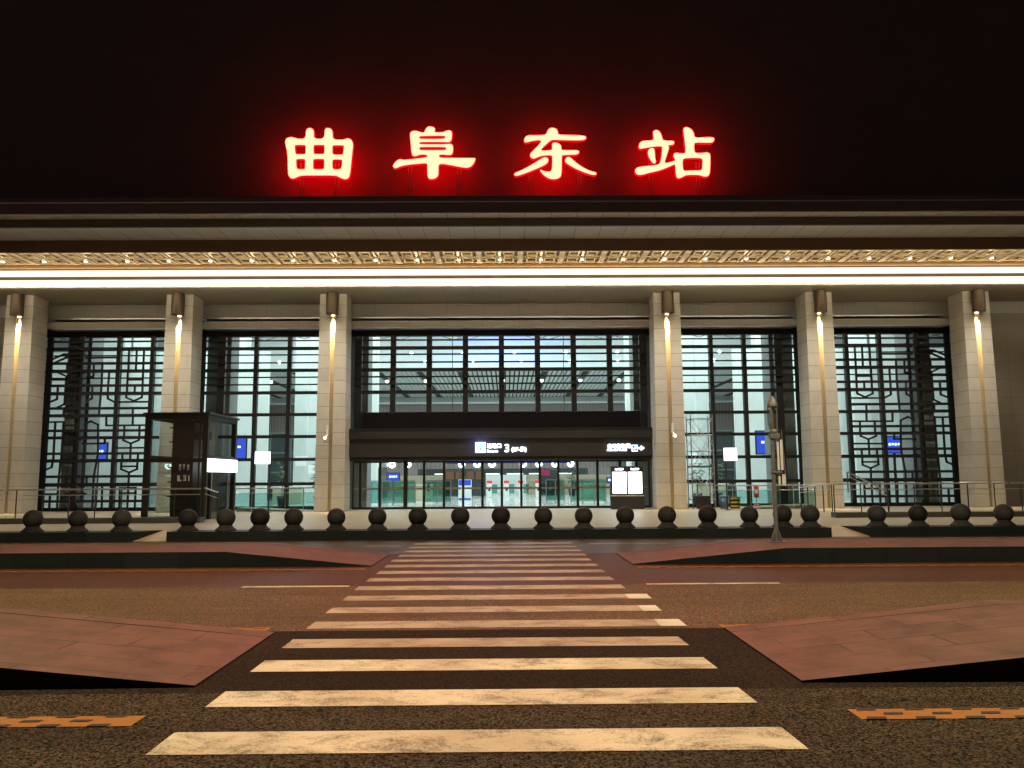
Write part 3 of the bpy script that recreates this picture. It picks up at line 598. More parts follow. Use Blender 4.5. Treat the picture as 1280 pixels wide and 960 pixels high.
# ---- glazed bays
ROWS = [7.49, 6.49, 5.47, 4.48, 3.49, 2.47, 1.39]
def bay(x0, x1, mull, heavy=()):
    """frame, louvre bars and one glass sheet of a side bay"""
    b = MB(); zt = 8.04
    b.box(x0, x1, 35.95, 36.15, ZP + .002, ZP + .16)
    for x in mull:
        w = .09 if x not in heavy else .16
        b.box(x - w, x + w, 35.9, 36.12, ZP + .16, zt)
    for z in ROWS: b.box(x0, x1, 35.93, 36.08, z - .07, z + .07)
    o = part(b, 'window_frame', M['frame'])
    b = MB()
    for zz in (7.82, 7.17, 6.81, 6.15, 5.82): b.box(x0, x1, 35.78, 35.84, zz - .03, zz + .03)
    part(b, 'louvre_bar', M['frame'], o)
    b = MB(); b.box(x0, x1, 36.02, 36.035, ZP + .1, zt); part(b, 'glass_pane', M['glass'], o)
    return o
for s in (-1, 1):
    bay(min(s * 7.3, s * 13.7), max(s * 7.3, s * 13.7), [s * v for v in (8.05, 9.57, 11.08, 12.62, 13.5)], [s * 12.62])
    o = bay(min(s * 14.0, s * 20.95), max(s * 14.0, s * 20.95), [s * v for v in (14.3, 15.76, 17.28, 18.93, 20.42)], [s * 18.93])
    b = MB()
    for pl in RAILS:
        z = sum(p[1] for p in pl) / 2; b.bar((s * pl[0][0], z), (s * 20.2, z), .115, .09, 35.68)
    for pl in THIN:
        for p, q in zip(pl[:-1], pl[1:]):
            if min(p[0], q[0]) > 20.2: continue
            b.bar((s * min(p[0], 20.2), p[1]), (s * min(q[0], 20.2), q[1]), .08, .06, 35.69)
    for x in (15.63, 17.14, 18.77, 20.2):
        b.box(s * x - .06, s * x + .06, 35.66, 35.78, ZP + .3, 8.04)
    part(b, 'lattice_screen', M['frame'], o)
# central bay above the entrance
b = MB()
for k in range(9):
    x = (k - 4) * 1.635 + .03
    if abs(x) > 6.5: x = math.copysign(6.45, x)
    w = .12 if abs(x) < 6.4 else .16
    b.box(x - w, x + w, 35.88, 36.12, 4.5, 8.04)
for z in (7.49, 6.49, 5.47): b.box(-6.6, 6.6, 35.92, 36.09, z - .075, z + .075)
o = part(b, 'window_frame', M['frame'])
b = MB()
for zz in (7.82, 7.17, 6.81, 6.15, 5.82): b.box(-6.6, 6.6, 35.76, 35.83, zz - .035, zz + .035)
part(b, 'louvre_bar', M['frame'], o)
b = MB(); b.box(-6.6, 6.6, 36.02, 36.035, 4.56, 8.04); part(b, 'glass_pane', M['glass'], o)
b = MB(); b.box(-6.6, 6.6, 35.9, 36.1, 3.6, 4.56)
part(b, 'spandrel_glass', M['darkglass'])
# entrance canopy: dark box with a stepped lower face
b = MB(); b.box(-6.60, 6.60, 34.75, 35.89, 3.30, 3.72); b.box(-6.60, 6.60, 34.85, 35.89, 2.52, 3.297)
b.box(-6.60, 6.60, 34.72, 34.75, 3.70, 3.74)
part(b, 'entrance_canopy', M['canopy'])
b = MB(); b.box(-6.60, 6.60, 35.0, 36.1, 2.36, 2.518); part(b, 'door_head', M['frame'])
# doors
DX = [-6.62, -6.27, -5.40, -4.26, -3.44, -2.55, -1.70, -.84, .02, .89, 1.72, 2.54, 3.40, 4.29, 5.29, 6.04, 6.62]
for i in range(16):
    x0, x1 = DX[i], DX[i + 1]
    b = MB(); w = .055 if i not in (3,) else .09; w1 = .055 if i not in (2,) else .09
    b.box(x0, x0 + w, 35.86, 35.98, ZP + .1, 2.36); b.box(x1 - w1, x1, 35.86, 35.98, ZP + .1, 2.36)
    b.box(x0 + w, x1 - w1, 35.87, 35.97, 2.29, 2.36); b.box(x0, x1, 35.86, 35.98, ZP + .002, ZP + .1)
    o = part(b, 'entrance_door', M['frame'])
    b = MB(); b.box(x0 + w, x1 - w1, 35.91, 35.922, ZP + .1, 2.29); part(b, 'glass_pane', M['doorglass'], o)
    b = MB(); b.box(x0 + w + .005, x1 - w1 - .005, 35.900, 35.905, 1.10, 1.19); part(b, 'frosted_band', M['band'], o)

# ---- interior of the hall
b = MB(); b.box(-60, 60, 36.31, 100, -.1, ZP + .02); part(b, 'hall_floor', M['hallfloor'])
b = MB(); b.box(-60, 60, 66.0, 66.4, 10.46, 13.3); b.box(-60, 60, 36.4, 66.0, 13.3, 13.5); part(b, 'hall_ceiling', M['white'])
b = MB()
for k in range(-120, 121):
    x = k * .40; b.box(x - .13, x + .13, 66.5, 88, 10.46, 10.62)
part(b, 'slatted_ceiling', M['slat'])
b = MB(); b.box(-60, 60, 66.41, 88.4, 10.9, 11.0); part(b, 'ceiling_void', M['gap'])
b = MB()
for k in range(-9, 10):
    x = k * 3.5; b.box(x - .26, x + .26, 66.6, 87.6, 10.42, 10.455)
part(b, 'ceiling_channel', M['gap'])
b = MB(); b.box(-60, 60, 88.0, 88.4, 9.85, 10.45); b.box(-60, 60, 87.2, 88.0, 9.7, 9.85); part(b, 'wall_coping', M['white'])
b = MB(); b.box(-60, 60, 88.0, 88.4, ZP, 9.69); part(b, 'back_wall', M['brownwall'])
# tension rods under the high ceiling
b = MB()
for y, z in ((42, 8.9), (50, 10.4), (58, 11.7)):
    for k in range(-8, 9):
        x = k * 5.0; b.tube((x - 2.5, y, z), (x, y, z + .75), .028, 5); b.tube((x, y, z + .75), (x + 2.5, y, z), .028, 5)
        b.tube((x, y, z + .75), (x, y + 8, z + 2.0), .022, 5)
part(b, 'ceiling_rod', M['shopframe'])
def hall_lamp(x, y, z, r=.13):
    b = MB(); b.lathe(x, y, [(r * math.sin(a), z - r * math.cos(a)) for a in [math.pi * q / 8 for q in range(9)]], 12); part(b, 'hall_lamp', M['hallspot'])
for k in range(-7, 8):
    hall_lamp(k * 3.5, 72, 10.36, .16)
for k in range(-5, 6):
    hall_lamp(k * 3.9 + .9, 60, 11.0, .14); hall_lamp(k * 3.9 + 1.5, 64, 10.95, .14)
for s in (-1, 1):
    for x in (6.65, 12.98, 19.4):
        b = MB(); b.bbox(s * x - .55, s * x + .55, 36.6, 37.7, ZP + .02, 13.3, .04); part(b, 'inner_column', M['innercol'])
    for x, y, w in ((7.75, 47, .38), (10.9, 46.5, .35), (15.6, 47, .5), (18.2, 52, .5), (12.6, 50, .40), (20.4, 45, .5), (23.5, 48, .7)):
        b = MB(); b.bbox(s * x - w, s * x + w, y, y + .8, ZP + .02, 13.3 if y < 66 else 10.4, .03); part(b, 'white_column', M['white'])
    # dark glazed shop blocks either side of the concourse, their frames and a cream fascia
    b = MB(); b.box(min(s * 8.6, s * 20), max(s * 8.6, s * 20), 54, 60, ZP + .02, 4.7); part(b, 'shop_block', M['shop'])
    b = MB()
    for q in range(9): b.box(s * (8.6 + q * 1.4) - .06, s * (8.6 + q * 1.4) + .06, 53.9, 54, ZP + .02, 4.7)
    for z in (2.0, 3.3, 4.62): b.box(min(s * 8.6, s * 20), max(s * 8.6, s * 20), 53.88, 53.9, z, z + .1)
    part(b, 'shop_frame', M['shopframe'])
    b = MB(); b.box(min(s * 13.5, s * 30), max(s * 13.5, s * 30), 46.2, 46.4, ZP + .02, 9.0); part(b, 'white_partition', M['white'])
b = MB(); b.box(-9, 9, 62, 62.3, 2.35, 3.3); part(b, 'brown_bulkhead', M['brownwall'])
b = MB(); b.box(-6.5, 6.5, 61.5, 61.8, 1.82, 2.3); part(b, 'dark_lintel', M['shop'])
b = MB()
for x in (-4.6, -2.6, -.9, .9, 2.6, 4.6): b.box(x - .62, x + .62, 61.44, 61.5, 1.86, 1.93)
part(b, 'lintel_lamp', M['hallpanel'])
for x in (-8.55, -7.35, -3.2, -2.0, -.85, 1.55, 2.75, 4.0, 5.2):
    bm = bmesh.new(); b = MB(); n = 20; vs = []; fs = []
    for i in range(n):
        a = 2 * math.pi * i / n
        for j in range(8):
            c = 2 * math.pi * j / 8; rr = .19 + .07 * math.cos(c); vs.append((x + rr * math.cos(a), 61.95 + .05 * math.sin(c), 2.66 + rr * math.sin(a)))
    for i in range(n):
        for j in range(8): fs.append((i * 8 + j, i * 8 + (j + 1) % 8, ((i + 1) % n) * 8 + (j + 1) % 8, ((i + 1) % n) * 8 + j))
    b.add(vs, fs); part(b, 'ring_lamp', M['hallspot'])
b = MB(); b.box(-9, -1.9, 64, 64.2, ZP + .02, 1.8); part(b, 'cream_partition', M['cream'])
b = MB(); b.box(1.9, 9, 64, 64.2, ZP + .02, 1.8); part(b, 'cream_partition', M['cream'])
b = MB(); b.box(-1.89, 1.89, 66, 66.2, ZP + .02, 2.2); part(b, 'white_partition', M['white'])
# lamps that light the hall (the lit ceiling, plus added fill lights)
b = MB()
for x in (-15, -5, 5, 15):
    for y in (42, 52, 60): b.box(x - 2.2, x + 2.2, y - .25, y + .25, 13.22, 13.29)
part(b, 'ceiling_lamp', M['hallpanel'])
for x in (-17, 0, 17):
    light('hall_front_fill', 'AREA', (x + X0, 38.2, 12.6), 1400, (.86, 1., .97), st, aim=(0, .75, -1), size=15, size_y=1.2, shape='RECTANGLE')  # added fill to brighten the walls behind the bays
for x in (-15, 0, 15):
    light('hall_ceiling_light', 'AREA', (x + X0, 52, 13.1), 2400, (.86, 1., .97), st, aim=(0, 0, -1), size=13, size_y=20, shape='RECTANGLE')
    light('hall_rear_light', 'AREA', (x + X0, 77, 10.3), 2000, (.86, 1., .97), st, aim=(0, 0, -1), size=13, size_y=14, shape='RECTANGLE')
    light('hall_upward_fill', 'AREA', (x + X0, 57, 8.8), 330, (.86, 1., .98), st, aim=(0, .75, .6), size=13, size_y=3, shape='RECTANGLE')  # added uplight floating in the hall, brightens bulkhead and ceiling

light('blue_bulkhead_fill', 'AREA', (X0 + .3, 62, 11.9), 260, (.12, .2, 1.), st, aim=(0, 1, .1), size=3.4, size_y=.6, shape='RECTANGLE')  # added light standing in for a screen's blue glow on the bulkhead
# ------------------------------------------------------------------ roof letters
LN = {'曲': 'glowing red roof character shaped like a boxed grid with two prongs, leftmost', '阜': 'glowing red roof character of stacked bars over a wide cross stroke',
      '东': 'glowing red roof character with a hooked stem and two slanting side strokes', '站': 'glowing red roof character of two halves with an open square, rightmost'}
def chaikin(p, it=2):
    for _ in range(it):
        q = []
        for i in range(len(p)):
            a, c = p[i], p[(i + 1) % len(p)]
            q.append((a[0] * .75 + c[0] * .25, a[1] * .75 + c[1] * .25)); q.append((a[0] * .25 + c[0] * .75, a[1] * .25 + c[1] * .75))
        p = q
    return p
def glyph(name, polys, y, ext, off, mat, parent):
    cu = bpy.data.curves.new(name, 'CURVE'); cu.dimensions = '2D'; cu.fill_mode = 'BOTH'; cu.extrude = ext; cu.offset = off
    for p in polys:
        p = chaikin(p, 2); sp = cu.splines.new('POLY'); sp.points.add(len(p) - 1); sp.use_cyclic_u = True
        for q, c in zip(sp.points, p): q.co = (c[0], c[1], 0, 1)
    to = bpy.data.objects.new(name, cu); C.objects.link(to)
    me = bpy.data.meshes.new_from_object(to.evaluated_get(bpy.context.evaluated_depsgraph_get()))
    bpy.data.objects.remove(to)
    base = WL[parent.name]
    me.transform(Matrix.Translation(Vector((0, y, 0)) - base) @ Matrix.Rotation(R(90), 4, 'X'))
    me.materials.clear(); me.materials.append(mat)
    o = bpy.data.objects.new(name, me); C.objects.link(o); o.parent = parent; WL[o.name] = base
    return o
for ch, polys in LETTERS.items():
    xs = [p[0] for pl in polys for p in pl]; xm = (min(xs) + max(xs)) / 2
    t = thing('roof_letter', (xm, 28.85, 12.0), LN[ch], 'sign letter', 'red letters of the station name')
    glyph('face', polys, 28.80, .01, 0, M['letterface'], t)
    glyph('return', polys, 28.875, .055, .008, M['letterrim'], t)
    zb_ = min(p[1] for pl in polys for p in pl)
    for xx in (min(xs) + .62, max(xs) - .62):
        for d in (-.06, .06):
            b = MB(); b.box(xx + d - .02, xx + d + .02, 28.98, 29.04, 11.76, 13.4); b.build('strut', M['shopframe'], t)

# ------------------------------------------------------------------ signs on the canopy
t = thing('entrance_sign', (-.15, 34.8, 2.9), 'lit white entrance sign with number 3 in the middle of the dark canopy', 'sign')
b = MB(); b.bbox(-1.32, -.86, 34.76, 34.84, 2.68, 3.14, .02); b.build('icon_panel', M['signicon'], t)
b = MB()    # pictogram: gate with a person
for x0, x1, z0, z1 in ((-1.22, -1.18, 2.76, 2.95), (-1.00, -.96, 2.76, 2.95), (-1.20, -.98, 2.93, 2.97), (-1.12, -1.06, 2.78, 2.9)): b.box(x0, x1, 34.75, 34.757, z0, z1)
b.tube((-1.09, 34.75, 3.03), (-1.09, 34.757, 3.03), .035, 12)
b.build('pictogram', M['signblue'], t)
text_mesh('chinese_text', '进站口', .21, -.81, 34.79, 2.90, M['signwhite'], t)
text_mesh('english_text', 'Entrance', .14, -.81, 34.79, 2.71, M['signwhite'], t, w=.95)
text_mesh('number', '3', .46, -.06, 34.79, 2.72, M['signwhite'], t)
text_mesh('level_text', '(2F-东)', .225, .25, 34.79, 2.75, M['signwhite'], t)
light('sign_glow', 'POINT', (-1.1, 34.55, 3.0), 40, (.25, .35, 1.), t, shadow_soft_size=.25)

t = thing('ticket_sign', (5.1, 34.8, 2.85), 'lit white ticket sign with a pictogram and arrow pointing right, on the canopy', 'sign')
text_mesh('chinese_text', '自动售取票', .20, 4.42, 34.79, 2.86, M['signwhite'], t)
text_mesh('english_text', 'Automatic Tickets', .115, 4.40, 34.79, 2.735, M['signwhite'], t)
b = MB(); b.bbox(5.47, 5.74, 34.77, 34.84, 2.70, 2.99, .015); b.build('icon_panel', M['signicon'], t)
b = MB(); b.box(5.51, 5.60, 34.76, 34.767, 2.86, 2.95); b.box(5.62, 5.70, 34.76, 34.767, 2.74, 2.82); b.box(5.52, 5.56, 34.76, 34.767, 2.74, 2.83); b.box(5.64, 5.69, 34.76, 34.767, 2.88, 2.94); b.build('pictogram', M['signblue'], t)
b = MB(); b.box(5.79, 5.90, 34.78, 34.81, 2.81, 2.88); b.add([(5.88, 34.78, 2.74), (6.02, 34.78, 2.845), (5.88, 34.78, 2.95), (5.88, 34.81, 2.74), (6.02, 34.81, 2.845), (5.88, 34.81, 2.95)], [(0, 1, 2), (3, 5, 4), (0, 3, 4, 1), (1, 4, 5, 2), (2, 5, 3, 0)])
b.build('arrow', M['signwhite'], t)

# ------------------------------------------------------------------ double notice board
t = thing('notice_board', (5.19, 34.5, ZP), 'dark freestanding notice board with two bright white screens before the doors', 'notice board')
b = MB(); b.bbox(4.48, 5.90, 34.40, 34.62, ZP + .002, .78, .01); b.build('base', M['canopy'], t)
b = MB(); b.bbox(4.46, 5.92, 34.42, 34.60, .785, .83, .006); b.build('ledge', M['steeltrim'], t)
b = MB(); b.bbox(4.50, 5.88, 34.44, 34.58, .835, 2.06, .012); b.build('housing', M['canopy'], t)
for xa, lab in ((4.56, '出行指南'), (5.23, '安全提示')):
    b = MB(); b.bbox(xa, xa + .60, 34.415, 34.45, .90, 1.82, .012); b.build('screen', M['lightbox'], t)
    text_mesh('heading', lab, .092, xa + .30, 34.432, 1.90, M['signwhite'], t, .004, 'CENTER')

# ------------------------------------------------------------------ glass lift tower
kx0, kx1, ky0, ky1, kz = -12.36, -10.2, 27.5, 30.5, 3.83
t = thing('lift_tower', ((kx0 + kx1) / 2, (ky0 + ky1) / 2, ZP), 'black framed glass lift tower with a lit white panel over its door', 'lift')
b = MB()
for x in (kx0, kx1 - .16):
    for y in (ky0, ky1 - .16): b.box(x, x + .16, y, y + .16, ZP + .002, kz)
for y in (ky0 + .004, ky1 - .164):
    b.box(kx0 + .161, kx1 - .161, y, y + .15, kz - .16, kz - .001); b.box(kx0 + .161, kx1 - .161, y, y + .14, 2.19, 2.33); b.box(kx0 + .161, kx1 - .161, y, y + .14, ZP + .003, ZP + .12)
for x in (kx0 + .004, kx1 - .154):
    b.box(x, x + .15, ky0 + .161, ky1 - .161, kz - .16, kz - .001); b.box(x, x + .14, ky0 + .161, ky1 - .161, 2.34, 2.44)
b.box(kx1 - .13, kx1 - .03, 28.0, 28.1, ZP + .003, 1.83); b.box(kx1 - .13, kx1 - .03, 29.8, 29.9, ZP + .003, 1.83)
b.build('frame', M['frame'], t)
b = MB(); b.bbox(kx0 - .06, kx1 + .06, ky0 - .06, ky1 + .06, kz + .002, kz + .07, .015); b.build('roof', M['canopy'], t)
b = MB(); b.box(kx0 + .17, kx1 - .17, ky0 + .05, ky0 + .062, ZP + .12, 2.18); b.box(kx0 + .17, kx1 - .17, ky0 + .05, ky0 + .062, 2.34, kz - .17)
b.box(kx1 - .09, kx1 - .08, ky0 + .17, ky1 - .17, 2.45, kz - .17); b.box(kx0 + .07, kx0 + .08, ky0 + .17, ky1 - .17, ZP + .12, kz - .17)
b.box(kx0 + .17, kx1 - .17, ky1 - .08, ky1 - .068, ZP + .12, 2.18); b.box(kx0 + .17, kx1 - .17, ky1 - .08, ky1 - .068, 2.34, kz - .17)
b.build('glass_pane', M['glass'], t)
b = MB(); b.box(-11.62, -10.94, 28.2, 30.2, ZP + .01, 3.6); b.build('lift_car', M['frame'], t)
b = MB()
for x in (-11.72, -10.80): b.box(x, x + .07, 28.3, 28.4, ZP + .01, 3.65)
b.box(-10.9, -10.45, 28.6, 28.7, 2.4, 2.48); b.box(-10.9, -10.45, 28.6, 28.75, 3.0, 3.3)
for z in (1.0, 1.5, 2.0, 2.9, 3.4): b.box(-11.85, -11.63, 28.32, 28.36, z, z + .05)
b.build('guide_rail', M['darksteel'], t)
b = MB()
for x0, x1, z0, z1 in ((-11.42, -11.34, 1.92, 2.14), (-11.28, -11.22, 1.95, 2.14), (-11.14, -11.06, 1.92, 2.12), (-11.46, -11.38, 1.55, 1.75), (-11.38, -11.32, 1.55, 1.60), (-11.26, -11.16, 1.56, 1.6), (-11.20, -11.16, 1.6, 1.75), (-11.26, -11.16, 1.66, 1.69), (-11.26, -11.16, 1.73, 1.76), (-11.08, -11.04, 1.55, 1.75)): b.box(x0, x1, 28.19, 28.198, z0, z1)
b.build('reflection_plate', M['paper'], t)  # white plates imitate the interior's reflection in the glass
b = MB(); b.bbox(kx1 + .004, kx1 + .06, 27.55, 30.45, 1.86, 2.32, .01); b.build('light_box', M['lightbox'], t)
b = MB(); b.box(kx1 - .10, kx1 - .06, 28.11, 29.79, ZP + .01, 1.82); b.build('door', M['darkglass'], t)
b = MB(); b.box(kx1 - .055, kx1 - .03, 28.1, 28.16, ZP + .02, 1.82); b.box(kx1 - .055, kx1 - .03, 29.74, 29.8, ZP + .02, 1.82); b.build('door_trim', M['steel'], t)

# ------------------------------------------------------------------ light boxes on poles
def lightpost(x, y, bx0, bx1, z0, z1, lab, rz):
    t = thing('light_box_post', (x, y, ZP), lab, 'light box', 'lit boxes on thin poles')
    b = MB(); b.tube((x, y, ZP), (x, y, z1 - .05), .028, 10); b.build('pole', M['darksteel'], t)
    b = MB(); b.tube((x, y, ZP), (x, y, ZP + .03), .11, 16); b.build('base_plate', M['darksteel'], t)
    b = MB(); b.bbox(bx0, bx1, y - .12, y - .03, z0, z1, .012); b.build('lit_face', M['lightbox'], t)
    b = MB(); b.bbox(bx0 - .015, bx1 + .015, y - .10, y - .031, z0 - .015, z1 + .015, .008); b.build('housing', M['darksteel'], t)
    t.rotation_euler = (0, 0, rz)
lightpost(-9.66, 33, -10.24, -9.63, 2.22, 2.72, 'white light box on a thin pole, between lift tower and column', R(6))
lightpost(9.05, 33, 8.97, 9.50, 2.24, 2.76, 'white light box on a thin pole, right of the scaffold', R(-6))

# ------------------------------------------------------------------ slim steel pole on the far right island
px, py, pz = 5.44, 16.3, .281
t = thing('steel_pole', (px, py, pz), 'slim galvanised pole with pointed lantern head on the far right island', 'pole')
b = MB(); b.tube((px, py, pz), (px, py, 2.95), .044, 16, .038); b.build('shaft', M['polesteel'], t)
b = MB(); b.bbox(px - .17, px + .17, py - .17, py + .17, pz + .001, pz + .02, .004)
for a in range(4):
    c, s = math.cos(a * math.pi / 2 + .5), math.sin(a * math.pi / 2 + .5); n = (-s * .008, c * .008)
    q = [(px + c * .05, py + s * .05), (px + c * .15, py + s * .15)]
    vs = []
    for sg in (-1, 1):
        vs += [(q[0][0] + sg * n[0], q[0][1] + sg * n[1], pz + .02), (q[1][0] + sg * n[0], q[1][1] + sg * n[1], pz + .02), (q[1][0] + sg * n[0], q[1][1] + sg * n[1], pz + .05), (q[0][0] + sg * n[0], q[0][1] + sg * n[1], pz + .26)]
    b.add(vs, [(0, 1, 2, 3), (7, 6, 5, 4), (0, 4, 5, 1), (1, 5, 6, 2), (2, 6, 7, 3), (3, 7, 4, 0)])
b.build('base', M['polesteel'], t)
b = MB(); hx = px + .035
b.lathe(hx, py, [(.0, 3.24), (.03, 3.225), (.062, 3.18), (.092, 3.10), (.105, 3.04), (.105, 3.0), (.0, 3.0)], 24)
for a in range(5):
    c, s = math.cos(a * 2 * math.pi / 5 + .3), math.sin(a * 2 * math.pi / 5 + .3)
    b.tube((hx + c * .095, py + s * .095, 3.02), (hx + c * .10, py + s * .10, 2.72), .011, 6); b.tube((hx + c * .10, py + s * .10, 2.72), (hx + c * .06, py + s * .06, 2.52), .011, 6)
b.lathe(hx, py, [(.0, 2.56), (.075, 2.55), (.085, 2.48), (.06, 2.44), (.0, 2.44)], 20)
b.build('lantern_head', M['polesteel'], t)
b = MB(); b.bbox(px - .06, px + .14, py - .075, py + .075, 2.36, 2.46, .012); b.build('clamp', M['polesteel'], t)
b = MB(); b.bbox(px - .055, px + .16, py - .06, py + .06, 1.66, 1.70, .008); b.build('clamp', M['polesteel'], t)
b = MB(); b.tube((px + .19, py, 2.55), (px + .25, py, 1.42), .012, 8); b.build('side_bar', M['polesteel'], t)
b = MB(); b.box(px + .085, px + .125, py - .012, py + .012, 1.72, 2.34); b.box(px + .15, px + .20, py - .012, py + .012, 1.72, 2.34); b.box(px + .09, px + .13, py - .012, py + .012, 1.42, 1.64); b.box(px + .165, px + .235, py - .012, py + .012, 1.42, 1.64); b.build('lantern_glass', M['screenglass'], t)

# ------------------------------------------------------------------ cameras on the columns
def camera_unit(x, side, lab):
    t = thing('security_camera', (x, 33.8, 3.3), lab, 'camera', 'white cameras on the column fronts')
    b = MB(); b.bbox(x - .05, x + .05, 33.80, 33.93, 3.42, 3.86, .012); b.build('mount', M['camwhite'], t)
    b = MB(); b.tube((x, 33.82, 3.44), (x - side * .03, 33.62, 3.36), .03, 8); b.build('arm', M['camwhite'], t)
    b = MB(); b.lathe(x - side * .03, 33.6, [(.0, 3.10), (.06, 3.12), (.09, 3.18), (.10, 3.26), (.085, 3.34), (.04, 3.39), (.0, 3.39)], 20); b.build('dome', M['camwhite'], t)
    b = MB(); b.tube((x - side * .03, 33.50, 3.28), (x - side * .03, 33.495, 3.28), .035, 12); b.build('lamp', M['camlamp'], t)
camera_unit(-7.52, 1, 'white security camera on the beige column left of the entrance')
camera_unit(7.08, -1, 'white security camera on the beige column right of the entrance')

# ------------------------------------------------------------------ railings
def railing(name, pts, lab, cat='railing', step=.86, h=1.05, zs=None, mids=1, mat=M['steel'], glass=False, dark=True):
    """posts, hand rail and mid rail along a polyline of (x, y, z)"""
    t = thing(name, pts[0], lab, cat)
    rp = MB(); gp = MB()
    for (a, c) in zip(pts[:-1], pts[1:]):
        a, c = Vector(a), Vector(c); L = (c - a).length; n = max(1, round(L / step))
        rp.tube(a + Vector((0, 0, h)), c + Vector((0, 0, h)), .027, 8)
        for q in range(mids): rp.tube(a + Vector((0, 0, h * (.80 - .25 * q))), c + Vector((0, 0, h * (.80 - .25 * q))), .014, 6)
        for i in range(n + 1):
            p = a.lerp(c, i / n); pp = MB(); pp.tube(p, p + Vector((0, 0, h - .02)), .02, 6); pp.build('post', M['darksteel'] if dark else M['steel'], t)
        if glass:
            d = (c - a).normalized()
            gp.add([a + Vector((0, 0, .1)), c + Vector((0, 0, .1)), c + Vector((0, 0, h * .78)), a + Vector((0, 0, h * .78))], [(0, 1, 2, 3)])
    rp.build('handrail', M['steel'], t)
    if glass: gp.build('glass_panel', M['teal'], t)
    return t
ZT = ZP + .17
def plinth(name, x0, x1, y0, y1, lab):
    b = MB(); b.bbox(x0, x1, y0, y1, ZP + .002, ZT, .012); tag(b.build(name, M['plinth'], None, ((x0 + x1) / 2, (y0 + y1) / 2, ZP)), lab, 'plinth')
plinth('granite_plinth', -40, -9.72, 25.8, 26.2, 'dark granite plinth under the railing left of the lift tower')
plinth('granite_plinth', 10.75, 40, 26.3, 26.7, 'dark granite plinth under the railing on the right')
railing('steel_railing', [(-22.4, 26, ZT), (-9.8, 26, ZT)], 'long steel railing in front of the left lattice window', h=.90)
railing('steel_railing', [(10.8, 26.5, ZT), (23.2, 26.5, ZT)], 'long steel railing in front of the right lattice window', h=.92)
railing('return_railing', [(-9.75, 26.2, ZT), (-9.75, 27.4, ZP)], 'short steel railing running back beside the lift tower', h=.92, step=.6)
railing('return_railing', [(10.85, 26.8, ZT), (11.2, 30.6, ZP)], 'short railing running back from the right granite plinth', h=.92, step=.9)
railing('stair_railing', [(12.0, 28.2, 1.02), (13.4, 28.2, .30)], 'sloping dark handrail of the stair behind the right railing', h=.72, step=1.4)
railing('ramp_railing', [(-11.4, 34.1, ZP), (-9.3, 34.1, ZP), (-8.1, 35.4, ZP)], 'steel ramp railing with glass left of the entrance columns', h=.98, step=.75, glass=True, dark=False)
railing('ramp_railing', [(9.0, 34.6, ZP), (10.2, 33.6, ZP), (12.9, 33.6, ZP)], 'steel ramp railing with glass right of the scaffold', h=.98, step=.8, glass=True, dark=False)
def ramp(x0, x1, y0, y1, h, lab):
    b = MB(); b.add([(x0, y0, ZP + .004), (x1, y0, ZP + .004), (x1, y1, ZP + .004), (x0, y1, ZP + .004), (x0, y0, ZP + h), (x0, y1, ZP + h)], [(0, 1, 4), (3, 5, 2), (0, 4, 5, 3), (1, 2, 5, 4), (0, 3, 2, 1)])
    tag(b.build('ramp_slab', M['plaza'], None, (x0, y0, ZP)), lab, 'ramp')
ramp(-11.4, -8.3, 34.3, 35.7, .16, 'low stone ramp wedge at the left side bay')
ramp(12.9, 9.3, 33.8, 35.5, .16, 'low stone ramp wedge at the right side bay')

# ------------------------------------------------------------------ scaffold and clutter in the right bay
t = thing('scaffold_tower', (8.5, 35.2, ZP), 'steel scaffold tower with crossed braces beside the right entrance column', 'scaffold')
b = MB()
xs = (8.02, 8.98); ys = (34.6, 35.4)
for x in xs:
    for y in ys: b.tube((x, y, ZP), (x, y, 4.3), .024, 8)
b.build('upright', M['steel'], t)
b = MB()
for z in (.6, 1.3, 2.0, 2.7, 3.4, 4.1):
    for y in ys: b.tube((xs[0], y, z), (xs[1], y, z), .018, 6)
    for x in xs: b.tube((x, ys[0], z), (x, ys[1], z), .018, 6)
b.build('ledger', M['steel'], t)
for z in (.6, 2.0, 2.9):
    for y in ys:
        b = MB(); b.tube((xs[0], y, z), (xs[1], y, z + 1.2), .014, 6); b.build('brace', M['steel'], t)
        b = MB(); b.tube((xs[1], y - .03, z), (xs[0], y - .03, z + 1.2), .014, 6); b.build('brace', M['steel'], t)
b = MB(); b.box(8.0, 9.0, 34.58, 35.42, 2.02, 2.06); b.build('platform', M['darksteel'], t)
t = thing('utility_cart', (8.35, 33.9, ZP), 'dark utility cart with small wheels at the foot of the scaffold', 'cart')
b = MB(); b.bbox(7.98, 8.62, 33.95, 34.45, ZP + .14, ZP + .55, .03); b.build('body', M['frame'], t)
for x in (8.1, 8.5):
    b = MB(); b.tube((x, 33.93, ZP + .12), (x, 33.89, ZP + .12), .12, 20); b.build('wheel', M['darksteel'], t)
b = MB(); b.tube((8.62, 34.0, ZP + .5), (8.85, 34.0, ZP + .8), .015, 6); b.tube((8.62, 34.4, ZP + .5), (8.85, 34.4, ZP + .8), .015, 6); b.tube((8.85, 34.0, ZP + .8), (8.85, 34.4, ZP + .8), .015, 6); b.build('handle', M['steel'], t)
t = thing('plastic_bin', (9.25, 34.2, ZP), 'grey blue plastic bin right of the scaffold', 'bin')
b = MB(); b.lathe(9.25, 34.2, [(.0, ZP + .002), (.17, ZP + .002), (.20, ZP + .5), (.0, ZP + .5)], 20); b.build('tub', M['plasticblue'], t)
b = MB(); b.lathe(9.25, 34.2, [(.215, ZP + .5), (.215, ZP + .53), (.12, ZP + .58), (.0, ZP + .59)], 20); b.build('lid', M['plasticblue'], t)
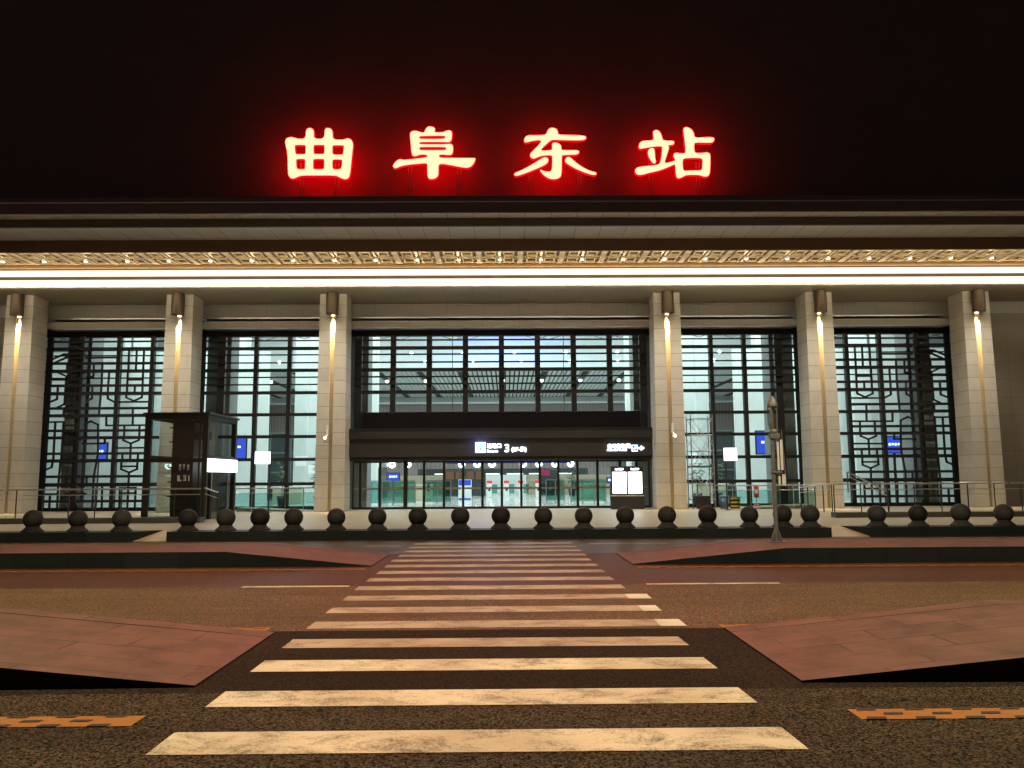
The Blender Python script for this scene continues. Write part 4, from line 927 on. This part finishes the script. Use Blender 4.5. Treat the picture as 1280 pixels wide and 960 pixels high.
t = thing('striped_barrier', (9.68, 34.1, ZP), 'low black barrier with yellow stripes beside the blue bin', 'barrier')
b = MB(); b.bbox(9.48, 9.88, 34.0, 34.2, ZP + .002, ZP + .50, .02); b.build('block', M['frame'], t)
b = MB()
for z in (.08, .24, .40): b.box(9.475, 9.885, 33.99, 33.998, ZP + z, ZP + z + .07)
b.build('stripes', M['hazy'], t)
t = thing('warning_stand', (10.85, 34.9, ZP), 'small red and white warning stand behind the right ramp railing', 'sign stand')
b = MB(); b.lathe(10.85, 34.9, [(.0, ZP + .002), (.22, ZP + .002), (.20, ZP + .06), (.06, ZP + .18), (.0, ZP + .18)], 20); b.build('foot', M['redsign'], t)
b = MB(); b.tube((10.85, 34.9, ZP + .18), (10.85, 34.9, ZP + .45), .02, 8); b.build('stem', M['steel'], t)
b = MB(); b.bbox(10.74, 10.96, 34.88, 34.91, ZP + .45, ZP + .95, .01); b.build('board', M['redsign'], t)
b = MB(); b.box(10.78, 10.92, 34.87, 34.879, ZP + .62, ZP + .78); b.build('notice', M['paper'], t)

# ------------------------------------------------------------------ things standing in the hall
def plant(x, y, h, lab, n=60, s=.32):
    t = thing('potted_plant', (x, y, ZP + .02), lab, 'potted plant', 'potted plants in the hall')
    b = MB(); z = ZP + .022; b.lathe(x, y, [(.0, z), (.2, z), (.26, z + .5), (.22, z + .5), (.0, z + .46)], 20); b.build('pot', M['pot'], t)
    b = MB(); b.tube((x, y, z + .45), (x, y, z + h * .7), .025, 6)
    b.build('stem', M['pot'], t)
    b = MB()
    for _ in range(n):
        a = random.uniform(0, 6.28); r = random.uniform(.05, s * 1.6) ; zz = z + h * .45 + random.uniform(0, h * .55)
        d = Vector((math.cos(a), math.sin(a), random.uniform(-.3, .7))).normalized(); p = Vector((x, y, zz)) + d * r * .4
        w = d.cross(Vector((0, 0, 1))).normalized() * .07; L = random.uniform(.22, .42)
        b.add([p, p + d * L * .5 + w, p + d * L - Vector((0, 0, .06)), p + d * L * .5 - w], [(0, 1, 2, 3)])
    b.build('foliage', M['green'], t)
plant(-11.2, 40.5, 2.0, 'bushy potted plant behind the glass left of the light box')
plant(-9.25, 40, 2.1, 'tall potted plant behind the glass beside the left entrance column', 90)
plant(9.75, 41, 2.0, 'potted plant behind the glass right of the scaffold')
plant(10.9, 41.5, 2.1, 'potted plant behind the glass under the right light box', 70)
plant(-3.2, 60, 1.9, 'small potted plant deep in the hall, left of the ticket gates')
plant(4.9, 60, 1.9, 'small potted plant deep in the hall, right of the ticket gates')

def screen_stand(x, y, z0, z1, w, lab, name='blue_screen'):
    t = thing(name, (x, y, ZP + .02), lab, 'screen', 'blue screens in the hall')
    b = MB(); b.bbox(x - w / 2, x + w / 2, y, y + .12, z0, z1, .015); b.build('housing', M['frame'], t)
    b = MB(); b.box(x - w / 2 + .05, x + w / 2 - .05, y - .012, y - .002, z0 + .05, z1 - .05); b.build('panel', M['screen'], t)
    b = MB()
    for q in range(4): b.box(x - w * .3 + q * w * .16, x - w * .3 + q * w * .16 + w * .11, y - .02, y - .013, (z0 + z1) / 2 - .05 + .02 * (q % 2), (z0 + z1) / 2 + .08)
    b.build('caption', M['signicon'], t)
    b = MB(); b.box(x - .06, x + .06, y + .03, y + .09, ZP + .022, z0); b.build('leg', M['darksteel'], t)
screen_stand(-14.6, 43, 2.65, 3.95, 1.5, 'bright blue wall screen seen beside the lift tower')
screen_stand(14.2, 43, 2.75, 4.05, 1.5, 'bright blue wall screen seen right of the steel pole')
screen_stand(-20.5, 40.5, 2.55, 3.5, .95, 'blue wall screen behind the left lattice window')
screen_stand(19.7, 40.5, 2.7, 3.6, .95, 'blue wall screen behind the right lattice window')
screen_stand(-6.7, 48, 1.42, 1.95, .8, 'small blue screen above the counter behind the left doors')
screen_stand(6.0, 46, 1.25, 1.6, .5, 'small blue screen behind the notice board')

t = thing('ticket_machine', (-2.55, 50, ZP + .02), 'white ticket machine with a blue header behind the fifth door', 'machine')
b = MB(); b.bbox(-2.95, -2.15, 50, 50.6, ZP + .022, 1.5, .03); b.build('cabinet', M['white'], t)
b = MB(); b.box(-2.93, -2.17, 49.985, 49.998, 1.15, 1.48); b.box(-2.93, -2.17, 49.985, 49.998, .26, .36); b.build('header', M['screen'], t)
b = MB(); b.box(-2.8, -2.3, 49.985, 49.998, .9, 1.02); b.build('slot', M['lightbox'], t)

gate = None
for i, x in enumerate((-1.15, .05, 1.05, 2.25)):
    lab = 'ticket gate with a red lit top, %s of the row seen through the doors' % ('leftmost', 'second', 'third', 'rightmost')[i]
    if gate is None:
        gate = thing('ticket_gate', (x, 56, ZP + .02), lab, 'ticket gate', 'ticket gates in the hall')
        b = MB(); b.bbox(x - .16, x + .16, 56, 57.4, ZP + .022, 1.22, .03); b.build('cabinet', M['white'], gate)
        b = MB(); b.bbox(x - .18, x + .18, 55.98, 57.42, 1.225, 1.40, .03); b.build('top', M['redlamp'], gate)
        b = MB(); b.box(x - .07, x + .07, 55.985, 55.998, .7, .9); b.build('reader', M['frame'], gate)
        b = MB(); b.box(x + .17, x + .55, 56.6, 56.62, .5, 1.15); b.build('flap', M['teal'], gate)
    else: copy_tree(gate, (x, 56, ZP + .02), lab)
for x0, x1, y, lab in ((-7.4, -4.6, 41, 'teal glass barrier behind the left doors'), (-4.3, -2.9, 42.5, 'teal glass barrier behind the fourth and fifth doors'), (3.4, 5.2, 42, 'teal glass barrier behind the doors left of the notice board'), (2.2, 3.2, 44, 'short teal glass barrier right of the ticket gates')):
    t = thing('glass_barrier', (x0, y, ZP + .02), lab, 'barrier', 'glass barriers in the hall')
    b = MB(); n = max(2, round((x1 - x0) / .6))
    for i in range(n + 1): x = x0 + (x1 - x0) * i / n; b.box(x - .025, x + .025, y - .03, y + .03, ZP + .022, 1.45)
    b.box(x0, x1, y - .03, y + .03, 1.451, 1.50); b.build('frame', M['steel'], t)
    b = MB(); b.box(x0 + .03, x1 - .03, y - .006, y + .006, .35, 1.44); b.build('glass_panel', M['teal'], t)
    b = MB(); b.box(x0 + .2, x0 + .28, y - .2, y - .04, .9, 1.35); b.build('latch', M['pot'], t)
for x, y, w, lab in ((-5.4, 49, 1.8, 'cream service counter behind the left doors'), (5.3, 50, 1.5, 'pale service counter behind the right doors'), (-11.9, 44, 1.6, 'pale service counter behind the glass beside the lift tower'), (11.5, 45, 1.8, 'pale service counter behind the right side bay')):
    t = thing('service_counter', (x, y, ZP + .02), lab, 'counter')
    b = MB(); b.bbox(x - w / 2, x + w / 2, y, y + .7, ZP + .022, 1.15, .03); b.build('front', M['cream'], t)
    b = MB(); b.bbox(x - w / 2 - .06, x + w / 2 + .06, y - .06, y + .76, 1.155, 1.21, .01); b.build('top', M['white'], t)
t = thing('hanging_sign', (.2, 42, 2.75), 'blue hanging sign with white writing under the entrance ceiling', 'sign')
b = MB(); b.bbox(-3.1, 3.4, 42, 42.12, 2.35, 2.72, .01); b.build('panel', M['bluesign'], t)
text_mesh('writing', '检票进站  Check-in', .26, .15, 41.99, 2.45, M['signwhite'], t, .004, 'CENTER')
b = MB()
for x in (-2.8, 3.1): b.tube((x, 42.06, 2.72), (x, 42.06, 9.5), .02, 6)
b.build('hanger', M['darksteel'], t)
t = thing('shop_display', (2.9, 60.5, ZP + .02), 'magenta lit shop display right of the ticket gates', 'display')
b = MB(); b.bbox(2.5, 3.9, 60.5, 60.9, ZP + .022, 2.2, .02); b.build('cabinet', M['shop'], t)
b = MB(); b.box(2.55, 3.3, 60.48, 60.498, 1.75, 2.15); b.build('panel', M['pinkshop'], t)
t = thing('shop_display', (-3.6, 60.5, ZP + .02), 'reddish lit shop shelves left of the ticket gates', 'display')
b = MB(); b.bbox(-4.6, -1.5, 60.5, 60.9, ZP + .022, 2.2, .02); b.build('cabinet', M['shop'], t)
b = MB()
for q in range(4): b.box(-4.5 + q * .75, -3.9 + q * .75, 60.48, 60.498, 1.5, 2.1)
b.build('shelf', M['warmshop'], t)

# ------------------------------------------------------------------ light of the place
w = bpy.data.worlds.new('World'); sc.world = w; w.use_nodes = True
nt = w.node_tree; bg = nt.nodes['Background']
sky = nt.nodes.new('ShaderNodeTexSky'); sky.sky_type = 'NISHITA'; sky.sun_disc = False
sky.sun_elevation = R(35); sky.sun_rotation = R(200)
tint = nt.nodes.new('ShaderNodeMix'); tint.data_type = 'RGBA'; tint.blend_type = 'MULTIPLY'; tint.inputs[0].default_value = 1; tint.inputs[7].default_value = (1, .60, .50, 1)
nt.links.new(sky.outputs['Color'], tint.inputs[6]); nt.links.new(tint.outputs[2], bg.inputs['Color'])
bg.inputs['Strength'].default_value = SKY
# street lamps standing outside the frame light the road from both sides
def street_lamp(x, y, z, e, lab):
    t = thing('street_lamp', (x, y, 0), lab, 'street lamp', 'street lamps beside the road')
    b = MB(); b.tube((x, y, 0), (x, y, z), .11, 12, .06); b.build('post', M['polesteel'], t)
    d = -1 if x > 0 else 1
    b = MB(); b.tube((x, y, z), (x + d * 1.6, y, z + .25), .04, 8); b.build('arm', M['polesteel'], t)
    b = MB(); b.bbox(x + d * 1.3 - .35, x + d * 1.3 + .35, y - .15, y + .15, z + .30, z + .42, .03); b.build('lamp_head', M['darksteel'], t)
    light('street_lamp_light', 'SPOT', (x + d * 1.3, y, z + .15), e, (1., .76, .40), t, aim=(d * .15, -.05, -1), spot_size=R(158), spot_blend=.35, shadow_soft_size=.25)
for a in LAMPS: street_lamp(*a)

cam = bpy.data.cameras.new('camera'); co = bpy.data.objects.new('camera', cam); C.objects.link(co); sc.camera = co
cam.sensor_width = 36; cam.sensor_fit = 'HORIZONTAL'; cam.lens = 1000 / 1280 * 36; cam.clip_start = .05; cam.clip_end = 3000
psi, P, RO = .0084, .1166, .0061
fw = Vector((math.sin(psi) * math.cos(P), math.cos(psi) * math.cos(P), math.sin(P)))
rt = Vector((math.cos(psi), -math.sin(psi), 0)); up = rt.cross(fw)
r2 = rt * math.cos(RO) - up * math.sin(RO); u2 = up * math.cos(RO) + rt * math.sin(RO)
co.matrix_world = Matrix(((r2.x, u2.x, -fw.x, 0), (r2.y, u2.y, -fw.y, 0), (r2.z, u2.z, -fw.z, 1.6), (0, 0, 0, 1)))

if HAZE:
    b = MB(); b.box(-80, 80, -35, 105, -1.6, 45)
    m, nt, out = newmat('night_haze')
    pv = N(nt, 'ShaderNodeVolumePrincipled', **{'Density': HAZE, 'Anisotropy': .3}); pv.inputs['Color'].default_value = (.9, .9, .9, 1)
    nt.links.new(pv.outputs[0], out.inputs['Volume'])
    tag(b.build('haze', m), kind='stuff')

sc.render.engine = 'CYCLES'
cy = sc.cycles
cy.use_denoising = True; cy.max_bounces = 6; cy.diffuse_bounces = 3; cy.glossy_bounces = 3; cy.transparent_max_bounces = 24; cy.transmission_bounces = 4; cy.volume_bounces = 0
cy.sample_clamp_indirect = 4; cy.sample_clamp_direct = 0; cy.caustics_reflective = False; cy.caustics_refractive = False; cy.use_light_tree = True
try: cy.denoiser = 'OPENIMAGEDENOISE'; cy.denoising_input_passes = 'RGB_ALBEDO_NORMAL'
except Exception: pass
vs = sc.view_settings; vs.view_transform = 'Standard'; vs.look = 'None'; vs.exposure = 0; vs.gamma = 1; vs.use_curve_mapping = False
sc.render.film_transparent = False
